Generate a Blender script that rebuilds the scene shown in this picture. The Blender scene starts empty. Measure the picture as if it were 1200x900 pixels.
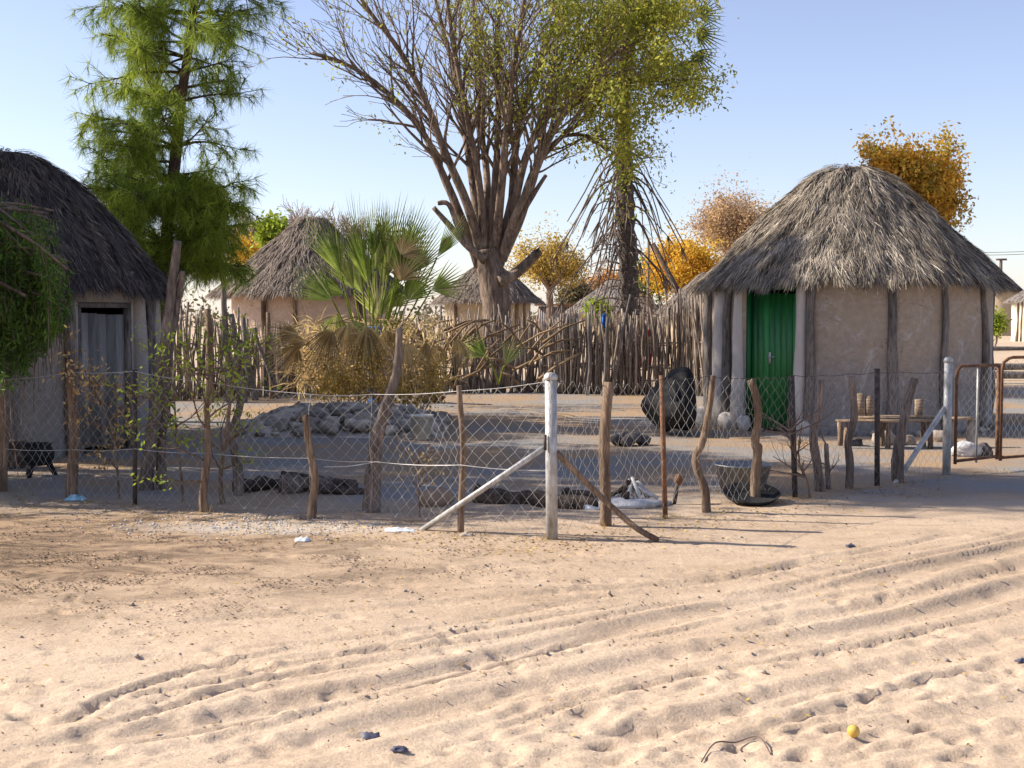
import bpy, math, random
import numpy as np
from mathutils import Vector, Matrix, noise as mnoise
random.seed(7); RNG = np.random.default_rng(11)
SC = bpy.context.scene; COL = SC.collection
R = math.radians
CAMH = 1.6; F = 1500.0; HOR = 368.0
PITCH = math.atan((450 - HOR) / F)
cP, sP = math.cos(PITCH), math.sin(PITCH)

def P(px, py, Y):
    """world point seen at pixel (px,py) of the 1200x900 photo, at depth Y"""
    u = (px - 600) / F; v = (450 - py) / F
    d = (u, cP + v * sP, -sP + v * cP)
    k = Y / d[1]
    return Vector((d[0] * k, Y, CAMH + d[2] * k))

def G(px, py):
    u = (px - 600) / F; v = (450 - py) / F
    d = (u, cP + v * sP, -sP + v * cP)
    k = -CAMH / d[2]
    return Vector((d[0] * k, d[1] * k, 0.0))

# ------------------------------------------------------------------ mesh accumulation
class MB:
    def __init__(s): s.v = []; s.q = []; s.t = []; s.c = []; s.n = 0
    def add(s, v, q=None, t=None, c=0.5):
        v = np.asarray(v, float).reshape(-1, 3)
        if q is not None and len(q): s.q.append(np.asarray(q, int).reshape(-1, 4) + s.n)
        if t is not None and len(t): s.t.append(np.asarray(t, int).reshape(-1, 3) + s.n)
        s.v.append(v); s.c.append(np.broadcast_to(np.asarray(c, float), (len(v),)).copy()); s.n += len(v)
    def build(s, name, mat, parent=None, smooth=False, base=None, matrix=None):
        me = bpy.data.meshes.new(name)
        v = np.concatenate(s.v) if s.v else np.zeros((0, 3))
        c = np.concatenate(s.c) if s.c else np.zeros(0)
        if base is not None: v = v - np.array(base)
        elif parent is not None:
            off = Vector(parent.location)
            if parent.parent is not None: off = off + parent.parent.location
            v = v - np.array(off)
        q = np.concatenate(s.q) if s.q else np.zeros((0, 4), int)
        t = np.concatenate(s.t) if s.t else np.zeros((0, 3), int)
        me.vertices.add(len(v)); me.vertices.foreach_set('co', v.astype(np.float32).ravel())
        loops = np.concatenate([q.ravel(), t.ravel()])
        me.loops.add(len(loops)); me.loops.foreach_set('vertex_index', loops.astype(np.int32))
        starts = np.concatenate([np.arange(len(q)) * 4, len(q) * 4 + np.arange(len(t)) * 3])
        tot = np.concatenate([np.full(len(q), 4), np.full(len(t), 3)])
        me.polygons.add(len(starts))
        me.polygons.foreach_set('loop_start', starts.astype(np.int32))
        me.polygons.foreach_set('loop_total', tot.astype(np.int32))
        me.update(calc_edges=True)
        if smooth: me.polygons.foreach_set('use_smooth', np.ones(len(starts), bool))
        a = me.attributes.new('rnd', 'FLOAT', 'POINT'); a.data.foreach_set('value', c.astype(np.float32))
        me.validate()
        me.materials.append(mat)
        o = bpy.data.objects.new(name, me); COL.objects.link(o)
        if parent is not None: o.parent = parent
        if base is not None: o.location = base
        return o

def tube(mb, pts, rad, n=6, c=0.5, cap=True, jit=0.0):
    pts = np.asarray([tuple(p) for p in pts], float); k = len(pts)
    rad = np.broadcast_to(np.asarray(rad, float), (k,))
    tg = np.empty_like(pts); tg[1:-1] = pts[2:] - pts[:-2]; tg[0] = pts[1] - pts[0]; tg[-1] = pts[-1] - pts[-2]
    tg /= np.linalg.norm(tg, axis=1)[:, None] + 1e-9
    ref = np.array([0.31, 0.95, 0.05]) if abs(tg[0][2]) > .7 else np.array([0.1, 0.15, 0.98])
    a = np.cross(tg, ref); a /= np.linalg.norm(a, axis=1)[:, None] + 1e-9
    b = np.cross(tg, a)
    th = np.arange(n) / n * 2 * math.pi
    rr = rad[:, None] * (1 + (RNG.uniform(-jit, jit, (k, n)) if jit else 0))
    v = pts[:, None] + rr[..., None] * (a[:, None] * np.cos(th)[None, :, None] + b[:, None] * np.sin(th)[None, :, None])
    i = np.arange(k - 1)[:, None] * n; j = np.arange(n)[None]; j2 = (j + 1) % n
    q = np.stack([i + j, i + j2, i + n + j2, i + n + j], -1).reshape(-1, 4)
    vv = v.reshape(-1, 3); t = None
    if cap:
        vv = np.concatenate([vv, pts[-1:], pts[:1]])
        e = (k - 1) * n
        t = [(e + x, e + (x + 1) % n, k * n) for x in range(n)] + [((x + 1) % n, x, k * n + 1) for x in range(n)]
    mb.add(vv, q, t, c)

def strips(mb, p, d, w, L, W, c, taper=0.3, bend=None):
    """N flat blades: p base, d unit dir, w unit side; L,W length/width arrays"""
    p = np.asarray(p, float); d = np.asarray(d, float); w = np.asarray(w, float); N = len(p)
    L = np.broadcast_to(L, (N,))[:, None]; W = np.broadcast_to(W, (N,))[:, None] * .5
    if bend is None:
        v = np.stack([p - w * W, p + w * W, p + d * L + w * W * taper, p + d * L - w * W * taper], 1)
        q = np.arange(N)[:, None] * 4 + np.array([[0, 1, 2, 3]])
        mb.add(v, q, None, np.repeat(np.broadcast_to(c, (N,)), 4))
    else:
        m = p + d * L * .5; e = m + (d + bend) * L * .5
        v = np.stack([p - w * W * .6, p + w * W * .6, m + w * W, m - w * W, e + w * W * taper, e - w * W * taper], 1)
        b = np.arange(N)[:, None] * 6
        q = np.concatenate([b + np.array([[0, 1, 2, 3]]), b + np.array([[3, 2, 4, 5]])])
        mb.add(v, q, None, np.repeat(np.broadcast_to(c, (N,)), 6))

def rdir(N):
    v = RNG.normal(size=(N, 3)); return v / np.linalg.norm(v, axis=1)[:, None]
def norm(v): return v / (np.linalg.norm(v, axis=-1, keepdims=True) + 1e-9)

def leaves(mb, centers, size, aspect=.45, spread=0., cvar=(0., 1.), hang=0.):
    c = np.asarray(centers, float); N = len(c)
    c = c + RNG.normal(size=(N, 3)) * spread
    d = rdir(N); d[:, 2] -= hang; d = norm(d)
    w = norm(np.cross(d, rdir(N)))
    s = size * RNG.uniform(.6, 1.35, N)
    p = c; L = s[:, None]; W = s[:, None] * aspect * .5
    v = np.stack([p, p + d * L * .5 + w * W, p + d * L, p + d * L * .5 - w * W], 1)
    q = np.arange(N)[:, None] * 4 + np.array([[0, 1, 2, 3]])
    mb.add(v, q, None, np.repeat(RNG.uniform(cvar[0], cvar[1], N), 4))

def box(mb, lo, hi, M=None, c=.5, jit=0.):
    x0, y0, z0 = lo; x1, y1, z1 = hi
    v = np.array([[x0, y0, z0], [x1, y0, z0], [x1, y1, z0], [x0, y1, z0], [x0, y0, z1], [x1, y0, z1], [x1, y1, z1], [x0, y1, z1]], float)
    if jit: v += RNG.uniform(-jit, jit, v.shape)
    if M is not None: v = np.array([tuple(M @ Vector(x)) for x in v])
    mb.add(v, [(0, 3, 2, 1), (4, 5, 6, 7), (0, 1, 5, 4), (1, 2, 6, 5), (2, 3, 7, 6), (3, 0, 4, 7)], None, c)

def lathe(mb, prof, n=24, M=None, c=.5, wob=0.):
    k = len(prof); th = np.arange(n) / n * 2 * math.pi
    v = np.array([[(r * math.cos(t), r * math.sin(t), z) for t in th] for r, z in prof]).reshape(-1, 3)
    if wob: v += RNG.uniform(-wob, wob, v.shape)
    if M is not None: v = np.array([tuple(M @ Vector(x)) for x in v])
    i = np.arange(k - 1)[:, None] * n; j = np.arange(n)[None]; j2 = (j + 1) % n
    mb.add(v, np.stack([i + j, i + j2, i + n + j2, i + n + j], -1).reshape(-1, 4), None, c)

def vnoise(x, y, seed=0):
    """smooth value noise, vectorised"""
    xi = np.floor(x).astype(int); yi = np.floor(y).astype(int); xf = x - xi; yf = y - yi
    def h(a, b):
        n = (a * 374761393 + b * 668265263 + seed * 1274126177) & 0x7fffffff
        n = ((n ^ (n >> 13)) * 1274126177) & 0x7fffffff
        return ((n ^ (n >> 16)) & 0xffff) / 65535.
    u = xf * xf * (3 - 2 * xf); w = yf * yf * (3 - 2 * yf)
    return (h(xi, yi) * (1 - u) + h(xi + 1, yi) * u) * (1 - w) + (h(xi, yi + 1) * (1 - u) + h(xi + 1, yi + 1) * u) * w
def fbm(x, y, o=4, seed=0):
    s = 0; a = .5
    for i in range(o): s = s + a * (vnoise(x * 2 ** i, y * 2 ** i, seed + i) - .5); a *= .5
    return s

def rock(mb, c, s, seed, n=10, c0=.5, flat=.7):
    th = np.linspace(0, math.pi, n // 2 + 2); ph = np.arange(n) / n * 2 * math.pi
    pts = []
    for t in th:
        for f in ph:
            x, y, z = math.sin(t) * math.cos(f), math.sin(t) * math.sin(f), math.cos(t)
            k = 1 + .6 * float(vnoise(np.array(x * 1.3 + seed * 3.1 + 50), np.array(y * 1.3 + z * 1.1 + 50), seed)) - .3 + .34 * (float(vnoise(np.array(x * 3.7 + z * 2 + 70), np.array(y * 3.7 + z * 3.1 + 70), seed + 3)) - .5)
            pts.append((c[0] + x * s[0] * k, c[1] + y * s[1] * k, c[2] + z * s[2] * k))
    i = np.arange(len(th) - 1)[:, None] * n; j = np.arange(n)[None]; j2 = (j + 1) % n
    mb.add(pts, np.stack([i + j, i + n + j, i + n + j2, i + j2], -1).reshape(-1, 4), None, c0)

# ------------------------------------------------------------------ tagging
def tag(o, label=None, cat=None, group=None, kind=None):
    if label: o['label'] = label
    if cat: o['category'] = cat
    if group: o['group'] = group
    if kind: o['kind'] = kind
    return o
def empty(name, loc, label, cat, group=None):
    o = bpy.data.objects.new(name, None); COL.objects.link(o); o.location = loc
    o.empty_display_size = .1
    return tag(o, label, cat, group)

# ------------------------------------------------------------------ materials
def mat(name, c1, c2=None, scale=8., rough=.9, bump=.3, bscale=None, stretch=(1, 1, 1), rnd=0., c3=None, trans=0., metal=0., spec=.3, detail=6., bdist=.02, rmix=None):
    m = bpy.data.materials.new(name); m.use_nodes = True
    nt = m.node_tree; N = nt.nodes; L = nt.links; N.clear()
    out = N.new('ShaderNodeOutputMaterial'); b = N.new('ShaderNodeBsdfPrincipled')
    b.inputs['Roughness'].default_value = rough; b.inputs['Metallic'].default_value = metal
    b.inputs['Specular IOR Level'].default_value = spec
    tc = N.new('ShaderNodeTexCoord'); mp = N.new('ShaderNodeMapping'); mp.inputs['Scale'].default_value = stretch
    L.new(tc.outputs['Object'], mp.inputs[0])
    no = N.new('ShaderNodeTexNoise'); no.inputs['Scale'].default_value = scale; no.inputs['Detail'].default_value = detail; no.inputs['Roughness'].default_value = .62
    L.new(mp.outputs[0], no.inputs['Vector'])
    rp = N.new('ShaderNodeValToRGB'); e = rp.color_ramp.elements
    e[0].position = .33; e[0].color = (*c1, 1); e[1].position = .67; e[1].color = (*(c2 or c1), 1)
    L.new(no.outputs['Fac'], rp.inputs[0]); col = rp.outputs[0]
    if c3 is not None:     # per-element colour
        at = N.new('ShaderNodeAttribute'); at.attribute_name = 'rnd'
        mx = N.new('ShaderNodeMix'); mx.data_type = 'RGBA'
        cr = N.new('ShaderNodeMapRange'); cr.inputs[1].default_value = rmix[0] if rmix else .5; cr.inputs[2].default_value = rmix[1] if rmix else 1.
        L.new(at.outputs['Fac'], cr.inputs[0]); L.new(cr.outputs[0], mx.inputs[0])
        L.new(col, mx.inputs[6]); mx.inputs[7].default_value = (*c3, 1); col = mx.outputs[2]
    if rnd > 0:
        at = N.new('ShaderNodeAttribute'); at.attribute_name = 'rnd'
        ml = N.new('ShaderNodeMath'); ml.operation = 'MULTIPLY_ADD'; ml.inputs[1].default_value = 7.31; ml.inputs[2].default_value = 0
        fr = N.new('ShaderNodeMath'); fr.operation = 'FRACT'; L.new(at.outputs['Fac'], ml.inputs[0]); L.new(ml.outputs[0], fr.inputs[0])
        mr = N.new('ShaderNodeMapRange'); mr.inputs[3].default_value = 1 - rnd; mr.inputs[4].default_value = 1 + rnd
        L.new(fr.outputs[0], mr.inputs[0])
        hs = N.new('ShaderNodeHueSaturation'); L.new(mr.outputs[0], hs.inputs['Value']); L.new(col, hs.inputs['Color']); col = hs.outputs[0]
    if name in ('post', 'hutpost', 'bark', 'bark_grey', 'bark_pine', 'bark_palm', 'stick', 'plank', 'char'):   # split grain and flaked patches
        m2 = N.new('ShaderNodeMapping'); m2.inputs['Scale'].default_value = (1, 1, .12) if name != 'plank' else (.1, 1, 1); L.new(tc.outputs['Object'], m2.inputs[0])
        g = N.new('ShaderNodeTexNoise'); g.inputs['Scale'].default_value = 55 if name not in ('bark', 'bark_palm') else 22; g.inputs['Detail'].default_value = 6; g.inputs['Roughness'].default_value = .7; g.inputs['Distortion'].default_value = .6; L.new(m2.outputs[0], g.inputs[0])
        gr = N.new('ShaderNodeMapRange'); gr.inputs[1].default_value = .35; gr.inputs[2].default_value = .65; gr.inputs[3].default_value = .42; gr.inputs[4].default_value = 1.35; L.new(g.outputs['Fac'], gr.inputs[0])
        hg = N.new('ShaderNodeHueSaturation'); L.new(gr.outputs[0], hg.inputs['Value']); L.new(col, hg.inputs['Color']); col = hg.outputs[0]
    L.new(col, b.inputs['Base Color'])
    if bump > 0:
        nb = N.new('ShaderNodeTexNoise'); nb.inputs['Scale'].default_value = bscale or scale * 4; nb.inputs['Detail'].default_value = 5
        L.new(mp.outputs[0], nb.inputs['Vector'])
        bp = N.new('ShaderNodeBump'); bp.inputs['Strength'].default_value = bump; bp.inputs['Distance'].default_value = bdist
        L.new(nb.outputs['Fac'], bp.inputs['Height']); L.new(bp.outputs[0], b.inputs['Normal'])
    if trans > 0:
        t = N.new('ShaderNodeBsdfTranslucent'); L.new(col, t.inputs[0]); ms = N.new('ShaderNodeMixShader'); ms.inputs[0].default_value = trans
        L.new(b.outputs[0], ms.inputs[1]); L.new(t.outputs[0], ms.inputs[2]); L.new(ms.outputs[0], out.inputs[0])
    else: L.new(b.outputs[0], out.inputs[0])
    return m

M = {}
M['thatch'] = mat('thatch', (.125, .10, .078), (.35, .295, .23), 2.2, .95, 0, rnd=.55, c3=(.56, .48, .38), rmix=(.75, 1.))
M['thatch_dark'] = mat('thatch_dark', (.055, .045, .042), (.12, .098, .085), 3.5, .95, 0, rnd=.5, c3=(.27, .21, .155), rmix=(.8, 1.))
M['thatch_far'] = mat('thatch_far', (.16, .125, .10), (.27, .215, .175), 5, .95, 0, rnd=.35, c3=(.34, .28, .22), rmix=(.6, 1.))
M['thatch_pale'] = mat('thatch_pale', (.27, .23, .21), (.38, .33, .29), 5, .95, 0, rnd=.3)
M['bark'] = mat('bark', (.10, .072, .055), (.30, .22, .165), 6, .95, .9, 18, (1, 1, .3), bdist=.03)
M['bark_grey'] = mat('bark_grey', (.11, .085, .07), (.28, .215, .175), 7, .95, .9, 22, (1, 1, .25), bdist=.02)
M['bark_pine'] = mat('bark_pine', (.055, .035, .03), (.13, .085, .065), 8, .95, .8, 24, (1, 1, .4), bdist=.02)
M['bark_palm'] = mat('bark_palm', (.06, .05, .045), (.16, .13, .11), 9, .95, .8, 20, (1, 1, 2.), bdist=.03)
M['twig'] = mat('twig', (.13, .09, .068), (.24, .175, .135), 3, .95, 0)
M['twig_pale'] = mat('twig_pale', (.27, .20, .165), (.38, .29, .24), 3, .95, 0)
M['stick'] = mat('stick', (.16, .125, .10), (.38, .305, .245), 4, .95, .5, 30, (1, 1, .2), rnd=.45, c3=(.36, .30, .24), rmix=(.7, .9))
M['post'] = mat('post', (.11, .072, .048), (.31, .215, .145), 7, .95, .9, 30, (1, 1, .2), bdist=.015)
M['hutpost'] = mat('hutpost', (.09, .078, .072), (.26, .225, .20), 5, .95, .9, 22, (1, 1, .25), bdist=.015)
M['steel'] = mat('steel', (.25, .235, .215), (.55, .55, .54), 17, .55, .3, 60, (1, 1, .5), metal=.3, spec=.5, detail=10)
M['steel_dark'] = mat('steel_dark', (.035, .033, .035), (.11, .08, .065), 16, .7, .3, 60, metal=.2)
M['rust'] = mat('rust', (.085, .045, .03), (.27, .135, .07), 13, .85, .4, 50)
M['wire'] = mat('wire', (.30, .29, .28), (.48, .46, .43), 9, .55, 0, metal=.3, spec=.5)
M['needle'] = mat('needle', (.09, .17, .03), (.46, .54, .06), .7, .6, 0, rnd=.4, trans=.5)
M['leaf_main'] = mat('leaf_main', (.19, .23, .03), (.46, .45, .07), 1.4, .6, 0, rnd=.4, trans=.5, c3=(.52, .42, .08), rmix=(.85, 1.))
M['leaf_pepper'] = mat('leaf_pepper', (.05, .12, .02), (.16, .25, .035), 2.5, .6, 0, rnd=.4, trans=.4)
M['leaf_gold'] = mat('leaf_gold', (.60, .40, .05), (.80, .48, .06), 1., .7, 0, rnd=.35, trans=.5)
M['leaf_mixed'] = mat('leaf_mixed', (.22, .24, .04), (.80, .46, .06), 1.3, .7, 0, rnd=.35, trans=.5, c3=(.75, .36, .07), rmix=(.7, 1.))
M['leaf_orange'] = mat('leaf_orange', (.50, .22, .06), (.60, .33, .08), .8, .7, 0, rnd=.35, trans=.4)
M['leaf_ochre'] = mat('leaf_ochre', (.38, .29, .06), (.64, .45, .12), .9, .7, 0, rnd=.35, trans=.4)
M['leaf_pale'] = mat('leaf_pale', (.46, .32, .20), (.58, .40, .20), .9, .7, 0, rnd=.3, trans=.4)
M['leaf_lime'] = mat('leaf_lime', (.20, .28, .02), (.38, .44, .05), 2, .6, 0, rnd=.3, trans=.4)
M['leaf_dull'] = mat('leaf_dull', (.10, .09, .05), (.17, .14, .07), 1, .7, 0, rnd=.3, trans=.2)
M['fan'] = mat('fan', (.20, .30, .05), (.46, .52, .12), 5, .5, 0, rnd=.45, trans=.5, c3=(.62, .58, .26), rmix=(.8, 1.))
M['fan_dark'] = mat('fan_dark', (.045, .075, .03), (.09, .12, .045), 4, .5, 0, rnd=.35, trans=.25)
M['fan_dead'] = mat('fan_dead', (.42, .28, .11), (.74, .57, .29), 2.5, .8, 0, rnd=.5, trans=.5)
M['fan_brown'] = mat('fan_brown', (.14, .09, .05), (.30, .20, .11), 5, .8, 0, rnd=.35, trans=.1)
M['stalk'] = mat('stalk', (.085, .062, .052), (.17, .125, .10), 5, .8, 0, rnd=.4)
M['black'] = mat('black', (.010, .010, .011), (.035, .033, .033), 9, .85, .9, 12, spec=.15, bdist=.04)
M['char'] = mat('char', (.025, .019, .017), (.15, .11, .085), 9, .95, .8, 30)
M['ash'] = mat('ash', (.38, .37, .37), (.62, .61, .60), 9, 1, .6, 40)
M['stone'] = mat('stone', (.27, .215, .17), (.40, .355, .315), 5, .95, .6, 22, rnd=.3)
M['stone_dark'] = mat('stone_dark', (.05, .045, .045), (.13, .11, .10), 8, .95, .6, 25)
M['rubble'] = mat('rubble', (.16, .13, .105), (.42, .36, .30), 2.4, .97, .9, 14, rnd=.5, bdist=.03)
M['bucket'] = mat('bucket', (.52, .50, .44), (.62, .60, .53), 6, .5, 0)
M['tin'] = mat('tin', (.16, .165, .17), (.30, .30, .30), 7, .5, .2, 30, metal=.4)
M['plank'] = mat('plank', (.20, .14, .095), (.38, .28, .19), 9, .9, .6, 40, (.25, 3, 3))
M['bluecloth'] = mat('bluecloth', (.02, .09, .33), (.03, .16, .45), 6, .8, 0)
M['redcloth'] = mat('redcloth', (.62, .05, .035), (.75, .09, .06), 6, .8, 0)
M['yellowcloth'] = mat('yellowcloth', (.72, .50, .06), (.78, .58, .1), 6, .8, 0)
M['whiteplastic'] = mat('whiteplastic', (.62, .66, .70), (.80, .82, .84), 14, .4, .3)
M['bluesheet'] = mat('bluesheet', (.10, .38, .50), (.62, .78, .82), 26, .4, .4)
M['darkplastic'] = mat('darkplastic', (.05, .05, .08), (.12, .12, .17), 14, .5, 0)
M['fruit'] = mat('fruit', (.55, .36, .07), (.66, .46, .12), 20, .5, .1)
M['litter'] = mat('litter', (.24, .15, .07), (.50, .34, .13), 2, .8, 0, rnd=.5, c3=(.62, .46, .12), rmix=(.8, 1.))
M['debris'] = mat('debris', (.13, .09, .065), (.36, .26, .18), 2, .9, 0, rnd=.5)
M['cream'] = mat('cream', (.58, .52, .38), (.68, .62, .48), 3, .9, .2)
M['tinroof'] = mat('tinroof', (.22, .21, .22), (.34, .32, .32), 3, .6, .2)

def mud(name, low, high, zsplit, stain):
    """hand-smeared clay plaster: two tones (a washed lower coat, warm bounce light painted into the clay above), cracks and smears"""
    m = mat(name, low, low, 3, .95, .6, 12, bdist=.02); nt = m.node_tree; N = nt.nodes; L = nt.links
    b = [n for n in N if n.type == 'BSDF_PRINCIPLED'][0]
    tc = [n for n in N if n.type == 'TEX_COORD'][0]
    n1 = N.new('ShaderNodeTexNoise'); n1.inputs['Scale'].default_value = 1.6; n1.inputs['Detail'].default_value = 7; n1.inputs['Roughness'].default_value = .6; L.new(tc.outputs['Object'], n1.inputs[0])
    sp = N.new('ShaderNodeSeparateXYZ'); L.new(tc.outputs['Object'], sp.inputs[0])
    a = N.new('ShaderNodeMath'); a.operation = 'MULTIPLY_ADD'; L.new(n1.outputs['Fac'], a.inputs[0]); a.inputs[1].default_value = 1.5; L.new(sp.outputs[2], a.inputs[2])
    r = N.new('ShaderNodeMapRange'); r.inputs[1].default_value = zsplit + .4; r.inputs[2].default_value = zsplit + 1.1; L.new(a.outputs[0], r.inputs[0])
    mx = N.new('ShaderNodeMix'); mx.data_type = 'RGBA'; L.new(r.outputs[0], mx.inputs[0]); mx.inputs[6].default_value = (*low, 1); mx.inputs[7].default_value = (*high, 1)  # upper tone is warmed to paint in light bounced off the sunlit ground
    n2 = N.new('ShaderNodeTexNoise'); n2.inputs['Scale'].default_value = 4.5; n2.inputs['Detail'].default_value = 9; n2.inputs['Roughness'].default_value = .7; n2.inputs['Distortion'].default_value = 1.2; L.new(tc.outputs['Object'], n2.inputs[0])
    r2 = N.new('ShaderNodeMapRange'); r2.inputs[1].default_value = .54; r2.inputs[2].default_value = .74; r2.inputs[4].default_value = .75; L.new(n2.outputs['Fac'], r2.inputs[0])
    m2 = N.new('ShaderNodeMix'); m2.data_type = 'RGBA'; L.new(r2.outputs[0], m2.inputs[0]); L.new(mx.outputs[2], m2.inputs[6]); m2.inputs[7].default_value = (*stain, 1)
    n3 = N.new('ShaderNodeTexNoise'); n3.inputs['Scale'].default_value = 13; n3.inputs['Detail'].default_value = 9; n3.inputs['Roughness'].default_value = .72; L.new(tc.outputs['Object'], n3.inputs[0])
    r3 = N.new('ShaderNodeMapRange'); r3.inputs[1].default_value = .3; r3.inputs[2].default_value = .7; r3.inputs[3].default_value = .80; r3.inputs[4].default_value = 1.14; L.new(n3.outputs['Fac'], r3.inputs[0])
    h = N.new('ShaderNodeHueSaturation'); L.new(m2.outputs[2], h.inputs['Color']); L.new(r3.outputs[0], h.inputs['Value'])
    vo = N.new('ShaderNodeTexVoronoi'); vo.feature = 'DISTANCE_TO_EDGE'; vo.inputs['Scale'].default_value = 2.6
    wp = N.new('ShaderNodeVectorMath'); wp.operation = 'MULTIPLY_ADD'; L.new(n2.outputs['Color'], wp.inputs[0]); wp.inputs[1].default_value = (.45, .45, .45); L.new(tc.outputs['Object'], wp.inputs[2]); L.new(wp.outputs[0], vo.inputs['Vector'])
    rc = N.new('ShaderNodeMapRange'); rc.inputs[1].default_value = .002; rc.inputs[2].default_value = .014; rc.inputs[3].default_value = 1; rc.inputs[4].default_value = 0; L.new(vo.outputs['Distance'], rc.inputs[0])
    rk = N.new('ShaderNodeMapRange'); rk.inputs[1].default_value = .48; rk.inputs[2].default_value = .60; L.new(n1.outputs['Fac'], rk.inputs[0])
    km = N.new('ShaderNodeMath'); km.operation = 'MULTIPLY'; L.new(rc.outputs[0], km.inputs[0]); L.new(rk.outputs[0], km.inputs[1])
    mk = N.new('ShaderNodeMix'); mk.data_type = 'RGBA'; L.new(km.outputs[0], mk.inputs[0]); L.new(h.outputs[0], mk.inputs[6]); mk.inputs[7].default_value = (.10, .08, .065, 1)
    n4 = N.new('ShaderNodeTexNoise'); n4.inputs['Scale'].default_value = 1.9; n4.inputs['Detail'].default_value = 12; n4.inputs['Roughness'].default_value = .78; n4.inputs['Distortion'].default_value = 1.8
    mq = N.new('ShaderNodeMapping'); mq.inputs['Location'].default_value = (3, 7, 1); mq.inputs['Scale'].default_value = (1, 1, .7); L.new(tc.outputs['Object'], mq.inputs[0]); L.new(mq.outputs[0], n4.inputs[0])
    r4 = N.new('ShaderNodeMapRange'); r4.inputs[1].default_value = .56; r4.inputs[2].default_value = .62; r4.inputs[4].default_value = .6; L.new(n4.outputs['Fac'], r4.inputs[0])
    m4 = N.new('ShaderNodeMix'); m4.data_type = 'RGBA'; L.new(r4.outputs[0], m4.inputs[0]); L.new(mk.outputs[2], m4.inputs[6]); m4.inputs[7].default_value = (stain[0] * 1.08, stain[1] * 1.08, stain[2] * 1.1, 1)
    L.new(m4.outputs[2], b.inputs['Base Color'])
    return m
M['mud'] = mud('mud', (.25, .23, .215), (.37, .295, .225), .9, (.46, .44, .42))
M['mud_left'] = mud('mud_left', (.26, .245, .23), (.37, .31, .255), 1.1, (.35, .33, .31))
M['mud_pink'] = mud('mud_pink', (.62, .47, .36), (.62, .46, .35), .9, (.66, .54, .44))
M['mud_far'] = mud('mud_far', (.40, .30, .20), (.42, .33, .22), .9, (.46, .38, .28))
M['column'] = mat('column', (.42, .38, .345), (.60, .545, .49), 3, .95, .6, 14, (1, 1, .4))

def boards(name, c1, c2, worn, n):
    """painted planks: darker and lighter boards, worn patches"""
    m = mat(name, c1, c2, 9, .75, .3, 40, (3, 3, .25)); nt = m.node_tree; N = nt.nodes; L = nt.links
    return m
M['green'] = mat('green', (.006, .085, .024), (.012, .15, .04), 5, .5, .25, 40, (4, 4, .3), rnd=.3, spec=.4)
M['greendoor'] = mat('greendoor', (.008, .085, .024), (.03, .22, .05), 2.5, .45, .12, 12, (2, 2, .3), rnd=.35, spec=.5)
M['greydoor'] = mat('greydoor', (.12, .115, .11), (.25, .235, .22), 5, .9, .2, 14, (2, 2, .3), rnd=.4)

# ------------------------------------------------------------------ ground
def seg_dist(X, Y, pts):
    best = np.full(X.shape, 1e9); par = np.zeros(X.shape); acc = 0.
    for (a, b) in zip(pts[:-1], pts[1:]):
        dx, dy = b[0] - a[0], b[1] - a[1]; l2 = dx * dx + dy * dy; l = math.sqrt(l2)
        t = np.clip(((X - a[0]) * dx + (Y - a[1]) * dy) / l2, 0, 1)
        ex = X - a[0] - t * dx; ey = Y - a[1] - t * dy
        d = np.sqrt(ex * ex + ey * ey); sg = np.sign(ex * dy - ey * dx)
        m = d < np.abs(best); best = np.where(m, d * np.where(sg == 0, 1, sg), best); par = np.where(m, acc + t * l, par); acc += l
    return best, par

def smooth_path(pts, n=6):
    pts = [Vector(p) for p in pts]; out = []
    for i in range(len(pts) - 1):
        p0 = pts[max(i - 1, 0)]; p1 = pts[i]; p2 = pts[i + 1]; p3 = pts[min(i + 2, len(pts) - 1)]
        for k in range(n):
            t = k / n
            out.append(.5 * ((2 * p1) + (p2 - p0) * t + (2 * p0 - 5 * p1 + 4 * p2 - p3) * t * t + (3 * p1 - p0 - 3 * p2 + p3) * t ** 3))
    out.append(pts[-1]); return out

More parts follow.
